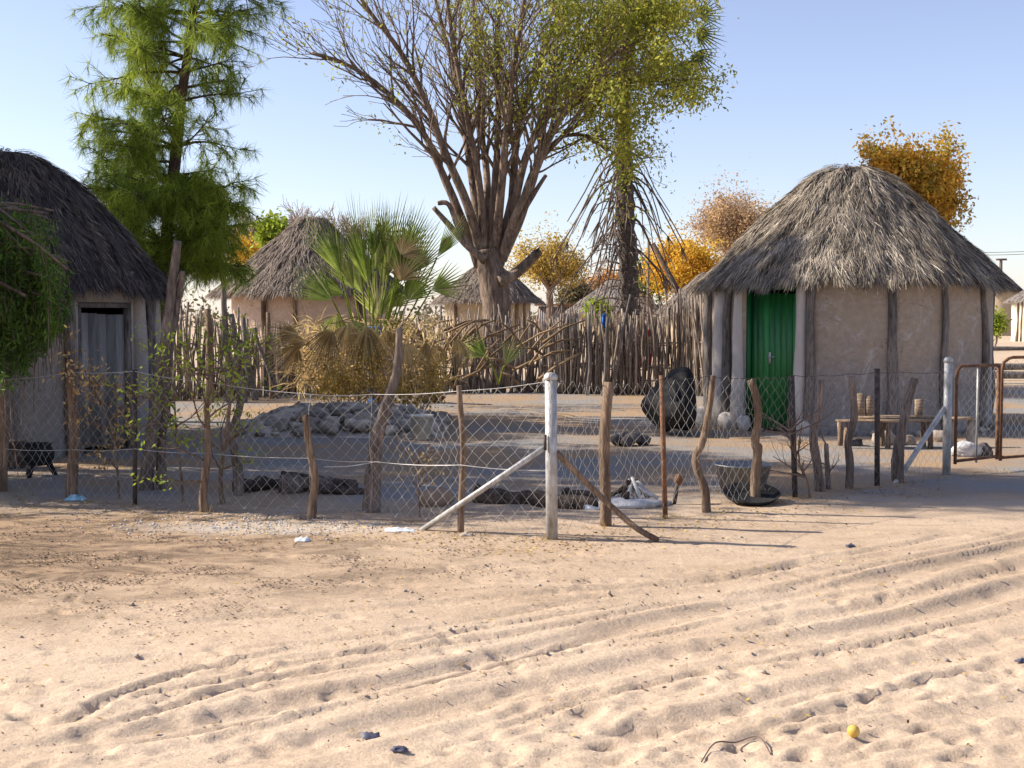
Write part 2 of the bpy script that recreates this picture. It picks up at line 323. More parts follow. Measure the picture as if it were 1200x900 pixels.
RUTS = [
    ([(1260, 606), (1100, 640), (900, 672), (700, 705), (500, 737), (300, 760), (120, 776)], .02, .010, 1),
    ([(1260, 700), (1100, 735), (940, 770), (780, 800), (600, 850), (460, 890)], .03, .014, 1),
    ([(1260, 760), (1120, 790), (1000, 825), (860, 870), (780, 905)], .03, .014, 0),
    ([(-40, 855), (120, 826), (300, 788), (480, 752), (640, 722), (800, 700)], .03, .014, 1),
    ([(900, 715), (700, 760), (520, 800), (350, 845), (180, 890)], .03, .014, 1),  # pixel path, half width m, depth m, tread
    ([(1260, 615), (1200, 627), (1050, 660), (900, 690), (720, 722), (560, 748), (400, 768), (250, 782)], .045, .020, 1),
    ([(1260, 628), (1200, 640), (1050, 672), (900, 701), (770, 730), (640, 759), (500, 792), (350, 824), (200, 852), (60, 876), (-60, 900)], .10, .034, 0),
    ([(760, 728), (700, 745), (560, 780), (420, 814), (280, 844), (150, 868), (40, 892)], .035, .028, 1),
    ([(1260, 672), (1200, 688), (1050, 723), (930, 747), (800, 768), (690, 792), (560, 822), (440, 852), (300, 890), (240, 912)], .10, .034, 0),
    ([(1260, 725), (1200, 745), (1080, 776), (960, 808), (860, 835), (700, 880), (620, 910)], .09, .030, 0),
    ([(1260, 650), (1200, 664), (1100, 690), (1000, 712), (890, 736), (800, 752)], .09, .028, 1),
    ([(-40, 800), (60, 846), (130, 815), (230, 786), (330, 766), (430, 742)], .035, .022, 1),
    ([(-40, 770), (90, 778), (200, 772), (330, 790), (430, 800)], .05, .018, 0),
    ([(-40, 885), (60, 868), (160, 838), (300, 800), (430, 778), (560, 757)], .04, .02, 1),
    ([(-20, 720), (150, 705), (330, 690), (480, 672), (640, 660), (800, 650)], .07, .010, 0),
    ([(100, 745), (300, 722), (520, 706), (720, 690), (900, 668), (1100, 640)], .06, .014, 1),
    ([(500, 735), (640, 712), (800, 684), (940, 660), (1150, 620)], .05, .014, 1),
    ([(1300, 790), (1200, 820), (1080, 850), (960, 890)], .09, .02, 0),
]
def axis(lo, hi, marks):
    out = [lo]
    while out[-1] < hi: out.append(out[-1] + marks(out[-1]))
    return out
ys = axis(3.6, 31, lambda y: .016 + .0045 * max(0, y - 4.2) + (.004 * max(0, y - 10)))
ys = [-60, -25, -8, -2, .5, 1.8, 2.8, 3.3] + ys
while ys[-1] < 1400: ys.append(ys[-1] * 1.11)
xs = axis(-5.2, 5.2, lambda x: .0235 if abs(x) < 3.6 else .05)
l = [-5.3]; s_ = .08
while l[-1] > -1500: l.append(l[-1] - s_); s_ *= 1.16
r_ = [-t for t in l]
xs = sorted(set([round(t, 4) for t in l + xs + r_ if abs(t) > 5.25 or t in xs]))
GX, GY = np.meshgrid(np.array(xs), np.array(ys))
near = (GY < 32) & (np.abs(GX) < 12)
H = fbm(GX * .8, GY * .8, 3, 3) * .045 + fbm(GX * 2.2 + 9, GY * 3.1, 3, 9) * .011
soft = np.clip((8.6 - GY) / 2.2, 0, 1)             # deep loose sand on the road
H += fbm(GX * 8, GY * 8, 3, 21) * (.005 + .007 * soft)
rough = np.clip(fbm(GX * .9 + 31, GY * 1.3 + 4, 2, 77) * 3 + .5, 0, 1)
H += np.abs(fbm(GX * 5 + 7, GY * 7, 3, 41)) * -.014 * soft * rough
for pts, hw, dep, tread in RUTS:
    dep *= 1.0; w = [G(*p) for p in pts]; w = smooth_path([(p.x, p.y, 0) for p in w], 4)
    d, s = seg_dist(GX, GY, w)
    Lt = sum((w[i + 1] - w[i]).length for i in range(len(w) - 1)); ef = np.clip(s / .9, 0, 1) * np.clip((Lt - s) / .9, 0, 1); ef = ef * ef * (3 - 2 * ef)
    wob = fbm(s * 1.3 + hw * 77, s * 0 + dep * 999, 3, 5) * .10
    d = d + wob; a = np.abs(d)
    fade = ef * (.55 + .9 * np.clip(fbm(s * .7 + dep * 500, s * 0 + 3.3, 3, 15) + .3, 0, 1))
    H -= dep * fade * np.exp(-(a / hw) ** 4)
    H += dep * .42 * fade * np.exp(-((a - hw * 1.65) / (hw * .5)) ** 2)
    H += .0032 * np.cos(d * 2 * math.pi / .042) * np.exp(-(a / .17) ** 6) * ef
    if tread:
        H += .0045 * ef * np.where(a < hw * 1.1, 1, 0) * np.sign(np.sin(s * 2 * math.pi / .055 + a * 50))
H = H * np.where(near, 1, 0) + np.where(near, 0, fbm(GX * .1, GY * .1, 3, 8) * .05)
# footprints and hoof prints
xs_a = np.array(xs); ys_a = np.array(ys)
def stamp(cx, cy, a, b, ang, dep):
    i0, i1 = np.searchsorted(ys_a, (cy - .3, cy + .3)); j0, j1 = np.searchsorted(xs_a, (cx - .3, cx + .3))
    if i1 <= i0 or j1 <= j0: return
    x = GX[i0:i1, j0:j1] - cx; y = GY[i0:i1, j0:j1] - cy
    u = (x * math.cos(ang) + y * math.sin(ang)) / a; v = (-x * math.sin(ang) + y * math.cos(ang)) / b
    r = np.sqrt(u * u + v * v)
    H[i0:i1, j0:j1] += -dep * np.exp(-r ** 4 * 1.3) + dep * .5 * np.exp(-((r - 1.4) / .33) ** 2) * (.5 + .5 * np.sin(3 * np.arctan2(v, u) + cx * 9))
def gp(px, py): g = G(px, py); return g.x, g.y
for (a, b, n_, j) in [((620, 880), (1190, 790), 17, 10), ((700, 905), (1230, 845), 15, 9), ((600, 845), (1050, 740), 16, 8), ((0, 800), (330, 850), 9, 14), ((40, 700), (420, 830), 12, 14),
                      ((560, 905), (1000, 830), 15, 9), ((900, 720), (1210, 655), 11, 6), ((430, 720), (640, 790), 7, 8), ((850, 900), (1220, 760), 15, 9), ((250, 640), (760, 700), 9, 8), ((980, 900), (1210, 860), 8, 9)]:
    A = gp(*a); B = gp(*b); ang = math.atan2(B[1] - A[1], B[0] - A[0])
    for k in range(n_):
        t = (k + random.uniform(-.25, .25)) / n_; off = (.09 if k % 2 else -.09) + random.uniform(-.05, .05)
        stamp(A[0] + (B[0] - A[0]) * t - math.sin(ang) * off, A[1] + (B[1] - A[1]) * t + math.cos(ang) * off, random.uniform(.07, .10), random.uniform(.032, .045), ang + random.uniform(-.5, .5), random.uniform(.008, .018))
for k in range(900):
    px = random.uniform(-30, 1230); py = random.triangular(660, 905, 900)
    if px < 500 and random.random() < .45: continue
    x, y = gp(px, py); q_ = .022 + .06 * random.random() ** 2
    stamp(x, y, q_, q_ * random.uniform(.5, .8), random.uniform(-.6, 1.2), q_ * random.uniform(.08, .2))
for k in range(200):
    x, y = gp(random.uniform(0, 1200), random.uniform(600, 700)); q_ = random.uniform(.03, .09)
    stamp(x, y, q_, q_ * .7, random.uniform(0, 3), random.uniform(.003, .010))
nx, ny = len(xs), len(ys)
gv = np.stack([GX, GY, H], -1).reshape(-1, 3)
ii = np.arange(ny - 1)[:, None] * nx; jj = np.arange(nx - 1)[None]
gq = np.stack([ii + jj, ii + jj + 1, ii + nx + jj + 1, ii + nx + jj], -1).reshape(-1, 4)
print('ground verts', len(gv))

def ground_mat():
    m = bpy.data.materials.new('sand'); m.use_nodes = True; nt = m.node_tree; N = nt.nodes; L = nt.links; N.clear()
    out = N.new('ShaderNodeOutputMaterial'); b = N.new('ShaderNodeBsdfPrincipled'); b.inputs['Roughness'].default_value = .95; b.inputs['Specular IOR Level'].default_value = .1
    tc = N.new('ShaderNodeTexCoord')
    def noise(sc, det=6, ro=.6, dist=0, st=None):
        n = N.new('ShaderNodeTexNoise'); n.inputs['Scale'].default_value = sc; n.inputs['Detail'].default_value = det; n.inputs['Roughness'].default_value = ro; n.inputs['Distortion'].default_value = dist
        if st:
            mp = N.new('ShaderNodeMapping'); mp.inputs['Scale'].default_value = st; L.new(tc.outputs['Object'], mp.inputs[0]); L.new(mp.outputs[0], n.inputs[0])
        else: L.new(tc.outputs['Object'], n.inputs[0])
        return n.outputs['Fac']
    def rng(v, a, b_, c=0., d=1.):
        n = N.new('ShaderNodeMapRange'); n.inputs[1].default_value = a; n.inputs[2].default_value = b_; n.inputs[3].default_value = c; n.inputs[4].default_value = d; L.new(v, n.inputs[0]); return n.outputs[0]
    def mix(f, a, c):
        n = N.new('ShaderNodeMix'); n.data_type = 'RGBA'; L.new(f, n.inputs[0])
        for s, v in ((6, a), (7, c)):
            if isinstance(v, tuple): n.inputs[s].default_value = (*v, 1)
            else: L.new(v, n.inputs[s])
        return n.outputs[2]
    def mth(op, a, c, d=None):
        n = N.new('ShaderNodeMath'); n.operation = op
        for s, v in enumerate((a, c, d)):
            if v is None: continue
            if isinstance(v, (int, float)): n.inputs[s].default_value = v
            else: L.new(v, n.inputs[s])
        return n.outputs[0]
    sp = N.new('ShaderNodeSeparateXYZ'); L.new(tc.outputs['Object'], sp.inputs[0]); X, Y = sp.outputs[0], sp.outputs[1]
    pale, warm, dark = (.625, .485, .355), (.37, .25, .155), (.10, .07, .05)
    c = mix(rng(noise(.9, 5), .35, .65), pale, (.56, .42, .295))
    # verge by the fence: firmer, browner earth with litter
    yw = mth('MULTIPLY_ADD', noise(1.1, 5), 2.2, Y)
    verge = mth('MULTIPLY', rng(yw, 7.2, 9.0), rng(yw, 10.9, 12.5, 1, 0))
    lw = mth('MULTIPLY', verge, rng(mth('MULTIPLY_ADD', noise(.8, 4), 2.5, X), -1.8, 1.6, 1, .25))
    c = mix(mth('MULTIPLY', lw, .9), c, warm)
    blot = rng(noise(2.0, 9, .74, .8, (1, 1.7, 1)), .44, .60)
    c = mix(mth('MULTIPLY', mth('MULTIPLY', blot, lw), .9), c, dark)
    # the yard: reddish earth, its colour darkened and greyed to paint in shade
    yard = rng(yw, 11.2, 12.6)
    c = mix(yard, c, mix(rng(noise(.6, 5), .4, .6), (.37, .25, .15), (.265, .25, .235)))
    far = rng(Y, 26, 32)
    c = mix(far, c, (.52, .40, .28))
    sz = rng(noise(55, 6, .75), .28, .72, .72, 1.22)
    h = N.new('ShaderNodeHueSaturation'); L.new(c, h.inputs['Color']); L.new(sz, h.inputs['Value'])
    speck = rng(noise(60, 3, .8, .5, (1, .6, 1)), .66, .74)
    c = mix(mth('MULTIPLY', speck, .55), h.outputs[0], (.22, .155, .11))
    # pale gravelly strip of spilt ash/lime on the verge
    gx = mth('SUBTRACT', X, -1.75); gy = mth('SUBTRACT', Y, 9.55)
    gd = mth('ADD', mth('MULTIPLY', gx, gx), mth('MULTIPLY', mth('MULTIPLY', gy, gy), 14))
    gd = mth('ADD', gd, mth('MULTIPLY', noise(5, 6, .7), 3.2))
    c = mix(mth('MULTIPLY', rng(gd, 1.5, 3.6, 1, 0), .5), c, mix(rng(noise(50, 3), .4, .6), (.80, .74, .66), (.50, .42, .34)))
    L.new(c, b.inputs['Base Color'])
    b1 = N.new('ShaderNodeBump'); b1.inputs['Strength'].default_value = .85; b1.inputs['Distance'].default_value = .011; L.new(noise(24, 8, .72), b1.inputs['Height'])
    b2 = N.new('ShaderNodeBump'); b2.inputs['Strength'].default_value = .9; b2.inputs['Distance'].default_value = .005; L.new(noise(75, 5, .75), b2.inputs['Height']); L.new(b1.outputs[0], b2.inputs['Normal'])
    L.new(b2.outputs[0], b.inputs['Normal']); L.new(b.outputs[0], out.inputs[0])
    return m
mb = MB(); mb.add(gv, gq)
tag(mb.build('ground', ground_mat(), smooth=True), kind='structure')

def gh(x, y):
    i = min(max(int(np.searchsorted(ys_a, y)), 0), ny - 1); j = min(max(int(np.searchsorted(xs_a, x)), 0), nx - 1)
    return float(H[i, j])

# ------------------------------------------------------------------ huts
def rough_post(mb, p0, p1, r0, r1, bow=.05, n=7, k=7, jit=.12, c=.5):
    p0 = Vector(p0); p1 = Vector(p1); pts = []; a = random.uniform(-bow, bow); b = random.uniform(-bow, bow); ph = random.uniform(0, 6)
    for i in range(k):
        t = i / (k - 1); q = p0.lerp(p1, t)
        q.x += a * math.sin(t * 3.1) + bow * .35 * math.sin(t * 8 + ph); q.y += b * math.sin(t * 3.1)
        pts.append(q)
    tube(mb, pts, [r0 + (r1 - r0) * i / (k - 1) for i in range(k)], n, c, True, jit)

def thatch(parent, name, cx, cy, prof, nst, m, slen=(.18, .42), swid=(.012, .03), tuft=1., lumps=.05, seed=1, mbase=None):
    """roof: solid lumpy cone below a coat of straw blades that overlap down the slope and hang off the eave"""
    pr = np.array(prof)   # (r,z) from apex to eave
    mb = MB(); n = 64; rings = 26
    t = np.linspace(0, 1, rings)
    seg = np.concatenate([[0], np.cumsum(np.linalg.norm(np.diff(pr, axis=0), axis=1))]); seg /= seg[-1]
    rr = np.interp(t, seg, pr[:, 0]); zz = np.interp(t, seg, pr[:, 1])
    th = np.arange(n) / n * 2 * math.pi
    def lump(r, a): return fbm(np.cos(a) * 3 + r * 1.5 + 40 + seed, np.sin(a) * 3 + 40 + r, 4, seed) * lumps * 2.5
    RR, TT = np.meshgrid(rr, th, indexing='ij'); ZZ = np.repeat(zz[:, None], n, 1)
    lu = lump(RR, TT)
    v = np.stack([cx + (RR + lu * .4) * np.cos(TT), cy + (RR + lu * .4) * np.sin(TT), ZZ + lu - .02], -1).reshape(-1, 3)
    i = np.arange(rings - 1)[:, None] * n; j = np.arange(n)[None]; j2 = (j + 1) % n
    q = np.stack([i + j, i + n + j, i + n + j2, i + j2], -1).reshape(-1, 4)
    mb.add(v, q, None, .3)
    # underside
    re, ze = pr[-1]
    vb = [(cx + re * math.cos(a), cy + re * math.sin(a), ze - .02) for a in th] + [(cx + re * .5 * math.cos(a), cy + re * .5 * math.sin(a), ze + .35) for a in th]
    mb.add(vb, [(x, (x + 1) % n, n + (x + 1) % n, n + x) for x in range(n)], None, .3)
    # straw
    u = np.sqrt(RNG.uniform(0.0, 1, nst)) * (1 - .0); a = RNG.uniform(0, 2 * math.pi, nst)
    # clumping by angle/height
    a = a + .05 * np.sin(a * 41 + u * 17)
    r = np.interp(u, seg, pr[:, 0]); z = np.interp(u, seg, pr[:, 1])
    r2 = np.interp(np.minimum(u + .03, 1), seg, pr[:, 0]); z2 = np.interp(np.minimum(u + .03, 1), seg, pr[:, 1])
    last = u > .97; dr = np.where(last, pr[-1, 0] - pr[-2, 0], r2 - r); dz = np.where(last, pr[-1, 1] - pr[-2, 1], z2 - z)
    ln = np.sqrt(dr * dr + dz * dz) + 1e-9; dr /= ln; dz /= ln
    ca, sa = np.cos(a), np.sin(a)
    d = np.stack([dr * ca, dr * sa, dz], 1); nrm = np.stack([-dz * ca, -dz * sa, dr], 1); w = np.stack([-sa, ca, 0 * a], 1)
    lu = lump(r, a)
    p = np.stack([cx + (r + lu * .4) * ca, cy + (r + lu * .4) * sa, z + lu], 1) + nrm * RNG.uniform(-.01, .035, nst)[:, None]
    cl = fbm(a * 14 + 7, u * 9, 3, seed + 5)    # tufts: neighbours lean the same way
    d = norm(d + w * (RNG.normal(size=nst) * .22 + cl * 1.2)[:, None] + nrm * (RNG.uniform(-.10, .20, nst) + np.clip(cl, 0, 1) * .35)[:, None] * tuft)
    ww = norm(w + nrm * RNG.uniform(-.6, .6, nst)[:, None])
    L_ = RNG.uniform(*slen, nst) * (1 - .35 * (u < .1)); W_ = RNG.uniform(*swid, nst)
    col = np.clip(.5 + cl * 1.5 + RNG.normal(size=nst) * .25, 0, 1)
    strips(mb, p, d, ww, L_, W_, col, .25, bend=np.stack([0 * a, 0 * a, -RNG.uniform(0.0, .35, nst)], 1))
    # eave fringe
    ne = int(nst * .22); a = RNG.uniform(0, 2 * math.pi, ne); ca, sa = np.cos(a), np.sin(a)
    long = fbm(a * 9 + 3, a * 0 + 5, 3, seed + 9)
    rr_ = pr[-1, 0] + RNG.uniform(-.20, .02, ne)
    p = np.stack([cx + rr_ * ca, cy + rr_ * sa, pr[-1, 1] + RNG.uniform(-.02, .08, ne) + (pr[-1, 0] - rr_) * .3], 1)
    d = norm(np.stack([ca * .22, sa * .22, -1 + 0 * a], 1) + RNG.normal(size=(ne, 3)) * .22)
    w = norm(np.stack([-sa, ca, 0 * a], 1) + RNG.normal(size=(ne, 3)) * .3)
    strips(mb, p, d, w, RNG.uniform(.06, .16, ne) * (1 + 2.6 * np.clip(long, -.3, 1)) * slen[1] / .30, RNG.uniform(*swid, ne), np.clip(.42 + long * .5 + RNG.normal(size=ne) * .2, 0, 1), .3)
    return mb.build(name, m, parent)

def ring_wall(mb, cx, cy, r, z0, z1, n, skip=(), seed=0, thick=.14):
    """cylindrical clay wall with an opening; ang measured from -y (towards camera), + to the right"""
    a0s = np.linspace(0, 2 * math.pi, n + 1); zs = np.linspace(z0, z1, 14)
    def rad(a, z): return r + .05 * float(fbm(np.array(math.cos(a) * 2.2 + 9), np.array(math.sin(a) * 2.2 + z * .6 + 9), 3, seed)) * 2 + .05 * max(0, .25 - z)
    segs = []
    cur = []
    for k in range(n + 1):
        a = a0s[k] - math.pi
        inside = any(lo + 1e-6 < a < hi - 1e-6 for lo, hi in skip)
        if inside:
            if cur: segs.append(cur); cur = []
        else: cur.append(a)
    if cur: segs.append(cur)
    out = []
    for s in segs:   # snap the ends to the opening
        for lo, hi in skip:
            if abs(s[-1] - lo) < 2 * math.pi / n * 1.01: s = s + [lo]
            if abs(s[0] - hi) < 2 * math.pi / n * 1.01: s = [hi] + s
        out.append(s)
    for s in out:
        m_ = len(s); v = []
        for side in (0, 1):
            for z in zs:
                for a in s:
                    q = rad(a, z) - side * thick; v.append((cx + math.sin(a) * q, cy - math.cos(a) * q, z))
        Z = len(zs); f = []
        for i in range(Z - 1):
            for j in range(m_ - 1):
                b = i * m_ + j; f.append((b, b + 1, b + m_ + 1, b + m_)); b += Z * m_; f.append((b, b + m_, b + m_ + 1, b + 1))
            b = i * m_; f.append((b, b + m_, b + m_ + Z * m_, b + Z * m_)); b = i * m_ + m_ - 1; f.append((b, b + Z * m_, b + m_ + Z * m_, b + m_))
        mb.add(v, f, None, .5)

def hpos(cx, cy, r, a, z): return Vector((cx + math.sin(a) * r, cy - math.cos(a) * r, z))

def ang_for_px(cx, cy, r, px):
    best = None
    for k in range(-90, 91):
        a = R(k); x = cx + math.sin(a) * r; y = cy - math.cos(a) * r; q = 600 + x / y * F
        if best is None or abs(q - px) < best[0]: best = (abs(q - px), a)
    return best[1]

def hut_posts(root, cx, cy, r, pxs, z1, rad, m, lean=.08):
    for px in pxs:
        a = ang_for_px(cx, cy, r, px); mb = MB()
        rr = rad * random.uniform(.75, 1.25)
        rough_post(mb, hpos(cx, cy, r + rad * .55, a, -.05), hpos(cx, cy, r + rad * .45, a + random.uniform(-lean, lean) * .35, z1), rr * 1.15, rr * .8, .06, 8, 9, .16)
        mb.build('support_post', m, root, smooth=True)

def door_in(root, cx, cy, r, a, w, h, m, mframe, recess=.12, handle=None, nb=8, z0=.03, gap=.0):
    """plank door with frame set into the wall at angle a"""
    e = hpos(0, 0, 1, a, 0); t = Vector((math.cos(a), math.sin(a), 0)); c = hpos(cx, cy, r - recess, a, 0)
    T = Matrix(((t.x, -e.x, 0, c.x), (t.y, -e.y, 0, c.y), (0, 0, 1, 0), (0, 0, 0, 1)))   # x along door, y into hut
    d = MB(); bw = w / nb
    for k in range(nb):
        x0 = -w / 2 + k * bw + .003; x1 = x0 + bw - .006; dz = random.uniform(0, gap)
        box(d, (x0, random.uniform(0, .006), z0 + dz), (x1, .03, h - random.uniform(0, gap) * .6), T, random.random())
    box(d, (-w / 2 + .02, .032, z0 + .1), (w / 2 - .02, .05, h - .1), T, .2)
    dr = d.build('door', m, root)
    f = MB()
    for x0, x1 in ((-w / 2 - .06, -w / 2 - .004), (w / 2 + .004, w / 2 + .06)):
        box(f, (x0, -.05, 0), (x1, .06, h + .05), T, .3)
    box(f, (-w / 2 - .06, -.05, h + .052), (w / 2 + .06, .06, h + .11), T, .3)
    f.build('door_frame', mframe, root)
    if handle:
        g = MB(); x = -w / 2 + w * .36; z = h * .54
        box(g, (x - .018, -.008, z - .10), (x + .018, -.002, z + .06), T)
        tube(g, [T @ Vector((x, -.008, z)), T @ Vector((x, -.05, z)), T @ Vector((x + .11, -.05, z))], .009, 6)
        g.build('handle', M['steel'], dr)
    return T

# right hut
cx, cy, rw = 4.93, 18.85, 2.0
hut = empty('thatched_hut', (cx, cy, 0), 'round clay hut with shaggy grey thatch and a green plank door', 'hut')
prof = [(0, 3.72), (.28, 3.69), (.60, 3.53), (1.14, 3.04), (1.58, 2.60), (1.96, 2.23), (2.14, 2.05)]
thatch(hut, 'roof', cx, cy, prof, 95000, M['thatch'], (.10, .30), (.0035, .012), 1.1, .085, 3)
ad = ang_for_px(cx, cy, rw, 904); dw = .84
mb = MB(); half = (dw / 2 + .065) / rw
ring_wall(mb, cx, cy, rw, -.05, 2.14, 96, [(ad - half, ad + half)], 4)
# lintel above the door
wl = mb.build('wall', M['mud'], hut, smooth=True)
door_in(hut, cx, cy, rw, ad, dw, 1.88, M['greendoor'], M['green'], .13, True, 9)
for px, wd in ((867, .10), (846, .15), (938, .085)):
    a = ang_for_px(cx, cy, rw, px); g = MB()
    rough_post(g, hpos(cx, cy, rw + .02, a, -.05), hpos(cx, cy, rw - .02, a, 2.1), wd * 1.1, wd * .85, .02, 10, 8, .07)
    g.build('clay_pilaster', M['column'], hut, smooth=True)
hut_posts(hut, cx, cy, rw, [832, 857], 2.05, .062, M['hutpost'])
hut_posts(hut, cx, cy, rw, [950, 1043, 1106, 1149, 1157], 2.05, .058, M['hutpost'])
mb = MB()
for k in range(70):
    a = R(random.uniform(-100, 100)); rock(mb, hpos(cx, cy, rw + random.uniform(.02, .10), a, .02), [random.uniform(.02, .06)] * 2 + [random.uniform(.02, .05)], k, 8, random.random())
tag(mb.build('rubble', M['rubble'], hut), kind='stuff')
for px, sz in ((834, .15), (860, .12), (878, .10), (944, .12)):
    a = ang_for_px(cx, cy, rw, px); mb = MB(); rock(mb, hpos(cx, cy, rw + .10, a, .08), (sz, sz * .9, sz * 1.15), px, 12, .4); mb.build('clay_footing', M['column'], hut, smooth=True)

# left hut
cx, cy, rw = -6.15, 15.7, 1.76
hut = empty('thatched_hut', (cx, cy, 0), 'dark thatched round hut with a weathered grey plank door behind the pepper tree', 'hut')
prof = [(0, 3.55), (.30, 3.52), (.60, 3.34), (1.05, 2.90), (1.42, 2.5), (1.74, 2.14), (1.90, 1.92)]
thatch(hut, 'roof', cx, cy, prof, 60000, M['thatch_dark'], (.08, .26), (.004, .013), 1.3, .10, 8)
ad = ang_for_px(cx, cy, rw, 127); dw = .66; half = (dw / 2 + .065) / rw
mb = MB(); ring_wall(mb, cx, cy, rw, -.05, 2.05, 96, [(ad - half, ad + half)], 9)
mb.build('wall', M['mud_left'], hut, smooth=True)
door_in(hut, cx, cy, rw, ad, dw, 1.62, M['greydoor'], M['hutpost'], .10, None, 5, .06, .05)
mb = MB(); e = hpos(0, 0, 1, ad, 0); t = Vector((math.cos(ad), math.sin(ad), 0)); c = hpos(cx, cy, rw - .05, ad, 0)
T = Matrix(((t.x, -e.x, 0, c.x), (t.y, -e.y, 0, c.y), (0, 0, 1, 0), (0, 0, 0, 1)))
box(mb, (-dw / 2 - .08, -.03, 1.735), (dw / 2 + .08, .1, 2.1), T)
mb.build('clay_lintel', M['mud_left'], hut)
hut_posts(hut, cx, cy, rw, [84, 3], 1.95, .075, M['hutpost'], .05)
hut_posts(hut, cx, cy, rw, [168, 179], 1.95, .055, M['hutpost'], .05)
for px in (162, 183):
    a = ang_for_px(cx, cy, rw, px); g = MB()
    rough_post(g, hpos(cx, cy, rw + .0, a, -.05), hpos(cx, cy, rw - .02, a, 1.95), .12, .09, .02, 10, 8, .06)
    g.build('clay_pilaster', M['mud_left'], hut, smooth=True)

def far_hut(name, label, px, D, peak_y, eave_y, half_px, wall_half, mthatch, mwall, posts=(), door=None, wall_top=None, nst=5000, rake=.55, grp=None):
    c = P(px, HOR, D); k = D / F
    pz = CAMH + (HOR - peak_y) * k; ez = CAMH + (HOR - eave_y) * k; re = half_px * k; rw = wall_half * k
    root = empty(name, (c.x, D, 0), label, 'hut', grp)
    thatch(root, 'roof', c.x, D, [(0, pz), (.12 * re, pz - .02), (.5 * re, pz - (pz - ez) * .44), (.8 * re, ez + (pz - ez) * .22), (re, ez)], nst * 3, mthatch, (.12, .32), (.008, .022), .5, .05, int(px))
    mb = MB(); sk = []
    if door: a = ang_for_px(c.x, D, rw, door); sk = [(a - .42 / rw, a + .42 / rw)]
    ring_wall(mb, c.x, D, rw, -.1, ez + .12, 48, sk, int(px)); mb.build('wall', mwall, root, smooth=True)
    if door: door_in(root, c.x, D, rw, a, .72, min(1.75, ez - .12), M['greydoor'], M['hutpost'], .1, None, 6)
    hut_posts(root, c.x, D, rw, posts, ez + .05, .06, M['post'])
    return root
far_hut('thatched_hut', 'pink clay hut behind the upright poles, half hidden by the pine and the fan palm', 366, 30, 256, 344, 114, 92, M['thatch_far'], M['mud_pink'], (313, 350, 420), None, nst=9000)
far_hut('thatched_hut', 'brown thatched hut straight behind the trunk of the big bare tree', 572, 40, 306, 352, 62, 50, M['thatch_far'], M['mud_far'], (535, 606, 615), None, nst=6000)
far_hut('thatched_hut', 'small grey thatched hut behind the stick fence and the dead palm trunk', 722, 50, 328, 364, 56, 44, M['thatch_pale'], M['mud_far'], (690, 748), None, nst=5000)
far_hut('thatched_hut', 'grey thatch hut peeking out left of the green-door hut', 828, 42, 320, 366, 58, 48, M['thatch_far'], M['mud_far'], (), None, nst=5000)
far_hut('thatched_hut', 'cream hut with pale timber posts at the right edge, far beyond the gate', 1226, 75, 326, 353, 44, 38, M['thatch_pale'], M['cream'], (1192, 1196, 1203, 1211), None, nst=3000)
far_hut('thatched_hut', 'dark thatch roofed hut far off, just right of the green-door hut', 1172, 95, 320, 341, 25, 20, M['thatch_dark'], M['mud_far'], (), None, nst=2500)

# corrugated shed behind the stick fence
root = empty('tin_shed', P(655, 368, 60) * 1, 'grey tin-roofed shed wall between two thatched huts', 'shed')
mb = MB(); a = P(632, 352, 60); b = P(700, 352, 60)
for k in range(30):
    x0 = a.x + (b.x - a.x) * k / 30; x1 = x0 + (b.x - a.x) / 30
    box(mb, (x0, 60 + .05 * (k % 2), 0), (x1 - .01, 60.2, 1.95), None, .5)
mb.build('wall', M['tinroof'], root)
mb = MB(); box(mb, (a.x - .2, 59.7, 2.0), (b.x + .2, 62.5, 2.08), Matrix.Identity(4)); box(mb, (a.x, 60.25, 0), (b.x, 62.3, 1.97)); mb.build('roof', M['rust'], root)

# ------------------------------------------------------------------ trees
class Tree:
    def __init__(s, n=5): s.mb = MB(); s.tips = []; s.dirs = []; s.n = n; s.big = MB()
    def grow(s, p, d, L, r, lev, spread=.6, up=.15, kids=4, wob=.22, ratio=.62, tmin=.3, minr=.004, sides=None):
        k = 5 if lev > 0 else 4; pts = [p.copy()]; dd = d.normalized(); st = L / (k - 1); ds = [dd.copy()]
        for i in range(k - 1):
            dd = (dd + Vector((random.gauss(0, wob), random.gauss(0, wob), random.gauss(0, wob) + up)) * .5).normalized()
            pts.append(pts[-1] + dd * st); ds.append(dd.copy())
        rad = [max(minr, r * (1 - .68 * i / (k - 1))) for i in range(k)]
        tube(s.mb, pts, rad, sides or (6 if r > .04 else (4 if r > .012 else 3)), .5, False)
        if lev == 0:
            s.tips += [pts[-1], pts[-2]]; s.dirs += [ds[-1], ds[-2]]; return
        for c in range(kids):
            t = tmin + (1 - tmin) * (c + random.random()) / kids; i = min(int(t * (k - 1)), k - 2); f = t * (k - 1) - i
            q = pts[i].lerp(pts[i + 1], f); rr = rad[i] * (1 - f) + rad[i + 1] * f
            o = Vector((random.gauss(0, 1), random.gauss(0, 1), random.gauss(0, .8))).normalized()
            nd = (ds[i] + o * spread).normalized()
            s.grow(q, nd, L * ratio * random.uniform(.7, 1.15), rr * .62, lev - 1, spread, up, kids, wob, ratio, tmin, minr)
    def limb(s, pts, r0, r1, sides=9, jit=.06, n=4, mb=None):
        pp = smooth_path(pts, n); k = len(pp)
        rad = [r0 + (r1 - r0) * (i / (k - 1)) ** .8 for i in range(k)]
        tube(mb or s.mb, pp, rad, sides, .5, True, jit); return pp, rad

